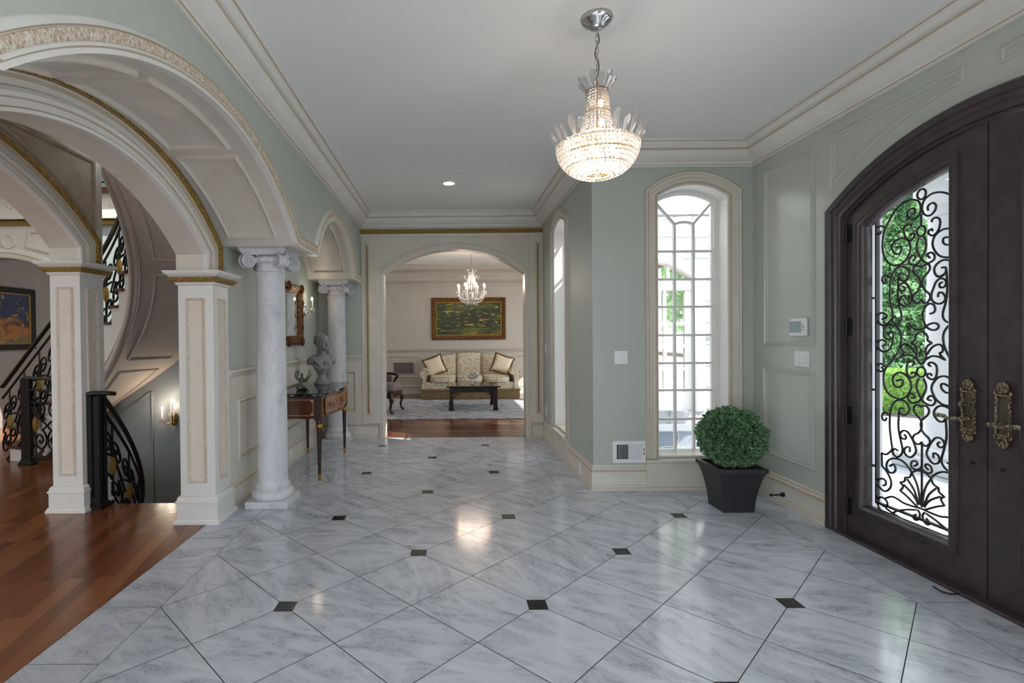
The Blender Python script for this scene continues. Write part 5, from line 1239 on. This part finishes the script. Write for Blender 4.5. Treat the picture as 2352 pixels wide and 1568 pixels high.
# ------------------------------------------------------------------ living room furniture
SXc, SY0 = .435, 11.15
t = thing('sofa', (SXc, 11.6, 0), 'ivory and gold damask three seat sofa with rolled arms and fringed skirt', 'sofa')
f = lambda x, y, z: (SXc + x, SY0 + y, z)
MB().box(SXc - 1.04, SXc + 1.04, SY0 + .04, SY0 + .9, .2, .36).build('base', M['sofa'], t, bevel=.02)
sk = MB(); ring = [(SXc - 1.06, SY0 + .95), (SXc - 1.06, SY0), (SXc + 1.06, SY0), (SXc + 1.06, SY0 + .95)]
n = 170; vs = []; L = [(ring[i], ring[i + 1]) for i in range(3)]
per = [V(b).__sub__(V(a)).length for a, b in L]; tot = sum(per)
sk.sweep(ring, [(0, .19), (-.02, .19), (-.025, .215), (0, .225)], lambda a, b, w: (a, b, w))
for i in range(n * 2):
    s = tot * (i + .5) / (n * 2); k = 0
    while s > per[k]: s -= per[k]; k += 1
    p = V(L[k][0]).lerp(V(L[k][1]), s / per[k]); sk.tube([(p.x, p.y, .205), (p.x + RND.gauss(0, .003), p.y + RND.gauss(0, .004), .012)], [.008, .0095], 5)
sk.build('fringed_skirt', M['skirt'], t, smooth=50)
for i in (-1, 0, 1):
    c = MB().ball((SXc + i * .585, SY0 + .40, .42), (.292, .42, .085), 28, 16, e=.45).build('seat_cushion', M['sofa'], t, smooth=60)
    MB().tube([(SXc + i * .585 + .285 * math.copysign(abs(cos(a)) ** .45, cos(a)), SY0 + .40 + .41 * math.copysign(abs(sin(a)) ** .45, sin(a)), .468) for a in [2 * pi * k / 40 for k in range(40)]], .006, 5, closed=True).build('piping', M['skirt'], c)
tops = {-1: (.90, .10), 0: (.985, 0), 1: (.90, -.10)}
for i in (-1, 0, 1):
    z0 = .44; vs = []; fs = []; nx, nz = 14, 12; H_ = []
    for side in (0, 1):
        for a in range(nx + 1):
            for b in range(nz + 1):
                u = a / nx * 2 - 1; v = b / nz
                top = .985 - .02 * u * u if i == 0 else .925 - .045 * (-i * -u) if True else 0
                if i != 0: top = .925 - .05 * (u * i) - .025 * u * u
                e_ = (1 - abs(u) ** 5) ** .5 * (1 - abs(v * 2 - 1) ** 6) ** .5
                th_ = .03 + .085 * e_
                x = SXc + i * .575 + u * .285; z = z0 + (top - z0) * v
                y = SY0 + .80 + .10 * v + (-th_ if side == 0 else th_ * .6)
                vs.append((x, y, z))
    q = (nx + 1) * (nz + 1); idx = lambda s, a, b: s * q + a * (nz + 1) + b
    for s in (0, 1):
        for a in range(nx):
            for b in range(nz): fs.append((idx(s, a, b), idx(s, a + 1, b), idx(s, a + 1, b + 1), idx(s, a, b + 1)))
    bd = [(a, 0) for a in range(nx)] + [(nx, b) for b in range(nz)] + [(a, nz) for a in range(nx, 0, -1)] + [(0, b) for b in range(nz, 0, -1)]
    for k in range(len(bd)): a, b = bd[k], bd[(k + 1) % len(bd)]; fs.append((idx(0, *a), idx(0, *b), idx(1, *b), idx(1, *a)))
    mbk = MB().add(vs, fs); ck = mbk.build('back_cushion', M['sofa'], t, smooth=70)
    MB().tube([V(vs[idx(0, a, b)]) + V((0, .02, 0)) for a, b in bd], .007, 5, closed=True).build('piping', M['skirt'], ck)
MB().box(SXc - .92, SXc + .92, SY0 + .88, SY0 + .99, .2, .86).build('back_frame', M['sofa'], t, bevel=.03)
for s in (-1, 1):
    P = [(0, .22), (.0, .42), (-.015, .52)] + [(.02 + .105 * cos(a) - .0, .545 + .105 * sin(a)) for a in [pi * (1.0 - 1.45 * k / 14) for k in range(15)]] + [(.06, .42), (.10, .22)]
    ar = MB(); P = [(SXc + s * (.955 + u), z) for u, z in P]
    ar.slab(P, [], lambda a, b, w: (a, SY0 + .02 + w, b), 0, .9)
    a_ = ar.build('arm', M['sofa'], t, smooth=50)
    MB().tube([V((a, SY0 + .018, b)) for a, b in P[:18]], .009, 6).build('piping', M['sofa'], a_)
def pillow(c, rot, tilt, label):
    t = thing('throw_pillow', c, label, 'pillow', 'fringed cushions on the sofa')
    Mx = Matrix.Translation(c) @ Matrix.Rotation(tilt, 4, 'X') @ Matrix.Rotation(rot, 4, 'Y')
    n = 12; vs = []; fs = []; S = .21
    for side in (-1, 1):
        for a in range(n + 1):
            for b in range(n + 1):
                u, v = a / n * 2 - 1, b / n * 2 - 1
                pin = 1 - .12 * (1 - u * u) * abs(v) - 0; pin2 = 1 - .12 * (1 - v * v) * abs(u)
                vs.append((u * S * pin2, side * .075 * ((1 - u ** 4) * (1 - v ** 4)) ** .6, v * S * pin))
    q = (n + 1) ** 2; ix = lambda s, a, b: s * q + a * (n + 1) + b
    for s in (0, 1):
        for a in range(n):
            for b in range(n): fs.append((ix(s, a, b), ix(s, a + 1, b), ix(s, a + 1, b + 1), ix(s, a, b + 1)))
    MB().add(vs, fs).build('cover', M['pillow'], t, smooth=80, M_=Mx)
    bd = [(a, 0) for a in range(n)] + [(n, b) for b in range(n)] + [(a, n) for a in range(n, 0, -1)] + [(0, b) for b in range(n, 0, -1)]
    fr = MB()
    for k in range(len(bd)):
        p = V(vs[ix(0, *bd[k])]); p.y = 0; r = V(vs[ix(0, *bd[(k + 1) % len(bd)])]); r.y = 0
        for j in range(4):
            o_ = p.lerp(r, j / 4); d = o_.normalized(); d = V((d.x, 0, d.z)); e2 = o_ + d * .032 + V((RND.gauss(0, .004), RND.gauss(0, .006), RND.gauss(0, .004))); fr.tube([o_, e2], [.008, .006], 5)
    fr.build('fringe', M['fringe'], t, M_=Mx)
pillow((-.34, 11.62, .70), math.radians(-22), math.radians(-18), 'cream fringed pillow leaning in the left corner of the sofa')
pillow((1.17, 11.62, .72), math.radians(20), math.radians(-18), 'cream fringed pillow leaning in the right corner of the sofa')

# coffee table and bowl
tx, ty = .425, 9.86
t = thing('coffee_table', (tx, ty, 0), 'dark polished coffee table with fretwork brackets in front of the sofa', 'table')
hw, hd = .475, .43; no = .055
ol = []
for sx, sy in ((-1, -1), (-1, 1), (1, 1), (1, -1)):
    c = [(sx * (hw - no), sy * hd), (sx * (hw - no + .012), sy * (hd + .012)), (sx * (hw + .02), sy * (hd + .012)), (sx * (hw + .012), sy * (hd - no + .012)), (sx * hw, sy * (hd - no))]
    ol += c if sx * sy < 0 else c[::-1]
cc = [(tx + a, ty + b) for a, b in ol]
ang = sorted(range(len(cc)), key=lambda i: math.atan2(cc[i][1] - ty, cc[i][0] - tx)); cc = [cc[i] for i in ang]
MB().slab(cc, [], fPlan, .425, .45).build('top', M['esptop'], t, bevel=.006)
MB().box(tx - .41, tx + .41, ty - .385, ty + .385, .33, .43).box(tx - .38, tx + .38, ty - .39, ty + .39, .345, .42).build('apron', M['espresso'], t)
for sx in (-1, 1):
    for sy in (-1, 1):
        lx, ly = tx + sx * .405, ty + sy * .375
        lg = MB().box(lx - .034, lx + .034, ly - .034, ly + .034, .06, .43)
        lg.sweep(rect(lx - .034, lx + .034, ly - .034, ly + .034), [(0, .0), (.012, .0), (.012, .055), (.004, .07), (-.01, .075), (-.01, 0)], fPlan, True); lg.build('leg', M['espresso'], t)
        bk = MB()
        for dx, dy in ((-sx, 0), (0, -sy)):
            g = lambda u, z: V((lx + dx * (.034 + u), ly + dy * (.034 + u), z))
            bk.tube([g(.0, .22), g(.03, .25), g(.06, .28), g(.12, .31), g(.13, .335)], .008, 5); bk.tube([g(0, .28), g(.05, .33)], .006, 5); bk.tube([g(.05, .27), g(.015, .33)], .006, 5); bk.tube([g(.09, .30), g(.06, .335)], .006, 5)
        bk.build('fret_bracket', M['espresso'], t)
t = thing('glass_bowl', (.425, 9.70, .45), 'footed clear glass bowl with flared ends on the coffee table', 'bowl')
b = MB(); n = 28; vs = []; fs = []; R_ = 6
for k in (0, 1):
    for j in range(R_ + 1):
        for i in range(n):
            a = 2 * pi * i / n; u = j / R_; r = .02 + .105 * u ** .75 - k * .006; z = .105 + .10 * u ** 1.7 + .035 * u * cos(a) ** 2 * u + k * .007
            vs.append((.425 + r * cos(a) * 1.05, 9.70 + r * sin(a) * .7, .45 + z))
for k in (0, 1):
    for j in range(R_):
        for i in range(n): o_ = k * (R_ + 1) * n; fs.append((o_ + j * n + i, o_ + j * n + (i + 1) % n, o_ + (j + 1) * n + (i + 1) % n, o_ + (j + 1) * n + i))
fs += [(R_ * n + i, R_ * n + (i + 1) % n, (2 * R_ + 1) * n + (i + 1) % n, (2 * R_ + 1) * n + i) for i in range(n)]
b.add(vs, fs); b.build('bowl', M['crystal'], t, smooth=60, recalc=False)
MB().ball((.425, 9.70, .52), .03, 14, 10).tube([(.425, 9.70, .54), (.425, 9.70, .565)], [.012, .024], 12).build('stem', M['crystal'], t, smooth=60)
MB().lathe([(0, 0), (.05, 0), (.05, .006), (.015, .018), (.012, .05), (0, .05)], (.425, 9.70, .45), 24).build('foot', M['crystal'], t, smooth=50)
tag(MB().box(-2.3, 2.7, 8.56, 11.35, .0, .014).build('area_rug', M['rug'], bevel=.004), 'grey patterned area rug under the coffee table on the wood floor', 'rug')

# armchair, facing the table
t = thing('armchair', (-1.28, 9.42, 0), 'carved walnut armchair with grey mauve cushions at left of the rug', 'armchair')
Mx = Matrix.Translation((-1.28, 9.42, 0)) @ Matrix.Rotation(math.radians(-12), 4, 'Z')
def A(mb, name, mat, **k): return mb.build(name, mat, t, M_=Mx, **k)
A(MB().box(-.30, .33, -.33, .33, .27, .37), 'seat_rail', M['armwood'], bevel=.012)
A(MB().ball((.04, 0, .44), (.33, .30, .085), 28, 16, e=.5), 'seat_cushion', M['mauve'], smooth=60)
A(MB().ball((-.30, 0, .74), (.075, .29, .30), 24, 18, e=.6), 'backrest', M['mauve'], smooth=60)
A(MB().tube(spline([(-.30, -.32, .38), (-.33, -.34, .7), (-.36, -.26, 1.0), (-.37, 0, 1.07), (-.36, .26, 1.0), (-.33, .34, .7), (-.30, .32, .38)], 8), .026, 8), 'back_frame', M['armwood'], smooth=60)
A(MB().ball((-.12, .02, .62), (.07, .2, .2), 20, 14, e=.6), 'loose_cushion', M['mauve'], smooth=60)
for s in (-1, 1):
    A(MB().tube(spline([(-.33, s * .33, .66), (-.1, s * .35, .67), (.14, s * .36, .655), (.22, s * .35, .62), (.16, s * .34, .5), (.20, s * .33, .36)], 8), [.024, .024, .026, .03, .024, .026], 8).ball((.2, s * .355, .645), .032, 10, 8), 'arm', M['armwood'], smooth=60)
    A(MB().box(-.28, .12, s * .335 - .022, s * .335 + .022, .40, .645), 'side_panel', M['mauve'], bevel=.015)
    A(MB().tube(spline([(.29, s * .29, .34), (.325, s * .31, .24), (.30, s * .295, .1), (.325, s * .31, .025), (.35, s * .325, .018)], 8), [.04, .042, .024, .019, .024, .026], 10), 'leg', M['armwood'], smooth=60)
    A(MB().tube(spline([(-.27, s * .29, .34), (-.30, s * .3, .2), (-.36, s * .31, .018)], 8), [.032, .026, .02], 8), 'leg', M['armwood'], smooth=60)
t = thing('air_vent', (-1.05, 12.3, .62), 'grey return air grille in the wainscot behind the armchair', 'vent')
MB().slab(rect(-1.33, -.86, .50, .76), [rect(-1.30, -.89, .53, .73)], fLB, .018, .004).build('grille_frame', M['mauve'], t)
mb = MB()
for i in range(18): mb.box(-1.30, -.89, 12.288, 12.296, .535 + i * .011, .54 + i * .011)
mb.build('louvre', M['mauve'], t)

# living-room chandelier
HX, HY = .425, 9.9
t = thing('candle_chandelier', (HX, HY, 3.05), 'crystal chandelier with lit candle arms hanging in the living room', 'chandelier')
MB().lathe([(0, 3.05), (.33, 3.05), (.33, 3.035), (.26, 3.03), (.2, 3.015), (.07, 3.01), (.06, 2.98), (0, 2.97)], (HX, HY, 0), 40, flute=.05, nf=16).build('ceiling_medallion', M['carvcream'], t, smooth=50)
ch = MB()
for i in range(10):
    z = 2.96 - i * .034; ax_ = (1, 0) if i % 2 else (0, 1)
    ch.tube([(HX + .009 * cos(a) * ax_[0], HY + .009 * cos(a) * ax_[1], z - .018 + .024 * sin(a)) for a in [2 * pi * k / 10 for k in range(10)]], .003, 4, closed=True)
ch.build('chain', M['chrome'], t, smooth=60)
MB().tube([(HX, HY, 2.64), (HX, HY, 2.05)], .012, 8).lathe([(0, 2.2), (.05, 2.2), (.06, 2.17), (.03, 2.12), (.045, 2.06), (0, 2.03)], (HX, HY, 0), 16).build('stem', M['chrome'], t, smooth=50)
bd = MB()
for k in range(16):
    a = 2 * pi * k / 16
    for i in range(12):
        u = i / 11; r = .045 + .05 * u + (.02 if u > .6 else 0); bd.ball((HX + r * cos(a), HY + r * sin(a), 2.58 - .30 * u), .011, 6, 4)
    for i in range(9):
        u = i / 8; r = .24 * cos(u * 1.2) + .01; bd.ball((HX + r * cos(a), HY + r * sin(a), 2.17 - .17 * sin(u * 1.4)), .011, 6, 4)
bd.build('bead_strings', M['crystal2'], t, smooth=20, kind='stuff', recalc=False)
dr_ = MB().lathe([(0, -.07), (.011, -.045), (.005, -.008), (0, 0)], (0, 0, 0), 6).build('crystal_drop', M['crystal'], t, smooth=20)
dr_.location = V((HX, HY, 1.99)) - V(t.location); dr_.data.transform(Matrix.Translation(V(t.location)))
def drop(x, y, z, s=1):
    c = dr_.copy(); COL.objects.link(c); c.parent = t; c.location = V((x, y, z)) - V(t.location); c.scale = (s, s, s)
for k in range(14):
    a = 2 * pi * k / 14; drop(HX + .1 * cos(a), HY + .1 * sin(a), 2.02); drop(HX + .19 * cos(a), HY + .19 * sin(a), 2.08)
    p = pt.build('crystal_petal', M['crystal'], None, smooth=20) if False else P0.copy(); COL.objects.link(p) if p.name not in COL.objects else None
    p.parent = t; r, z, s = (.06, 2.57, .9) if k % 2 else (.11, 2.44, .95); tl = .5
    p.rotation_euler = (Matrix.Rotation(a, 3, 'Z') @ Matrix.Rotation(tl, 3, 'Y') @ Matrix.Rotation(pi / 2, 3, 'Z')).to_euler(); p.scale = (s, s, s); p.location = V((HX + r * cos(a), HY + r * sin(a), z)) - V(t.location)
for k in range(8):
    a = 2 * pi * (k + .35) / 8; d = V((cos(a), sin(a), 0)); c = V((HX, HY, 2.22)) + d * .265
    MB().tube(spline([V((HX, HY, 2.12)) + d * .02, V((HX, HY, 2.08)) + d * .11, V((HX, HY, 2.11)) + d * .22, c - V((0, 0, .02))], 6), .007, 6).build('arm', M['crystal'], t, smooth=60)
    MB().lathe([(0, -.03), (.015, -.028), (.045, -.008), (.047, -.002), (0, -.004)], c, 16).build('drip_pan', M['crystal'], t, smooth=40)
    MB().lathe([(0, -.005), (.011, -.005), (.011, .09), (0, .09)], c, 10).build('candle', M['white'], t, smooth=40)
    MB().ball(c + V((0, 0, .115)), (.015, .015, .03), 10, 8).build('bulb', M['bulb2'], t, smooth=60)
    for j in range(4): b_ = 2 * pi * j / 4 + a; drop(c.x + .044 * cos(b_), c.y + .044 * sin(b_), c.z - .01, .9)
lamp('candle_chandelier_light', (HX, HY, 2.42), 5, .2, (1, .9, .8))

for o_ in list(COL.objects):
    if o_.parent is None and o_.name in ('sofa', 'coffee_table', 'glass_bowl', 'armchair') or o_.name.startswith('throw_pillow'): o_.location.z += .022 if o_.name == 'armchair' else .014
# ------------------------------------------------------------------ daylight
w = bpy.data.worlds.new('sky'); SC.world = w; w.use_nodes = True
bg = w.node_tree.nodes['Background']; bg.inputs[0].default_value = (.86, .93, 1.0, 1); bg.inputs[1].default_value = 2.3
s = bpy.data.lights.new('sun', 'SUN'); s.energy = 4.5; s.angle = .01; s.color = (1, .95, .88)
so = bpy.data.objects.new('sun', s); COL.objects.link(so)
el, az = math.radians(42), math.radians(-30)
so.rotation_euler = V((cos(el) * cos(az), cos(el) * sin(az), sin(el))).to_track_quat('Z', 'Y').to_euler()
so.location = (20, -10, 20)

# ------------------------------------------------------------------ camera
f_, yaw, pitch, roll, cx, cy = (1190.05244, -0.00442, 0.01044, -0.00883, 1027.5503, 783.36198)
cam = bpy.data.cameras.new('camera'); cam.sensor_fit = 'HORIZONTAL'; cam.sensor_width = 36; cam.lens = f_ * 36 / 2352
cam.shift_x = (1176 - cx) / 2352; cam.shift_y = (cy - 784) / 2352; cam.clip_start = .05; cam.clip_end = 200
co = bpy.data.objects.new('camera', cam); COL.objects.link(co); co.location = (0, 0, 1.384)
fw = V((sin(yaw) * cos(pitch), cos(yaw) * cos(pitch), -sin(pitch))); rt = V((cos(yaw), -sin(yaw), 0)); upv = rt.cross(fw)
r2 = rt * cos(roll) + upv * sin(roll); u2 = -rt * sin(roll) + upv * cos(roll)
mw = Matrix((r2, u2, -fw)).transposed().to_4x4(); mw.translation = co.location; co.matrix_world = mw
SC.camera = co
vs_ = SC.view_settings; vs_.view_transform = 'Standard'; vs_.look = 'None'; vs_.exposure = 1.15; vs_.gamma = 1; vs_.use_curve_mapping = False
cy_ = SC.cycles; cy_.use_denoising = True; cy_.max_bounces = 9; cy_.diffuse_bounces = 5; cy_.glossy_bounces = 4; cy_.transparent_max_bounces = 24; cy_.transmission_bounces = 6
cy_.caustics_reflective = False; cy_.caustics_refractive = False; cy_.sample_clamp_indirect = 6
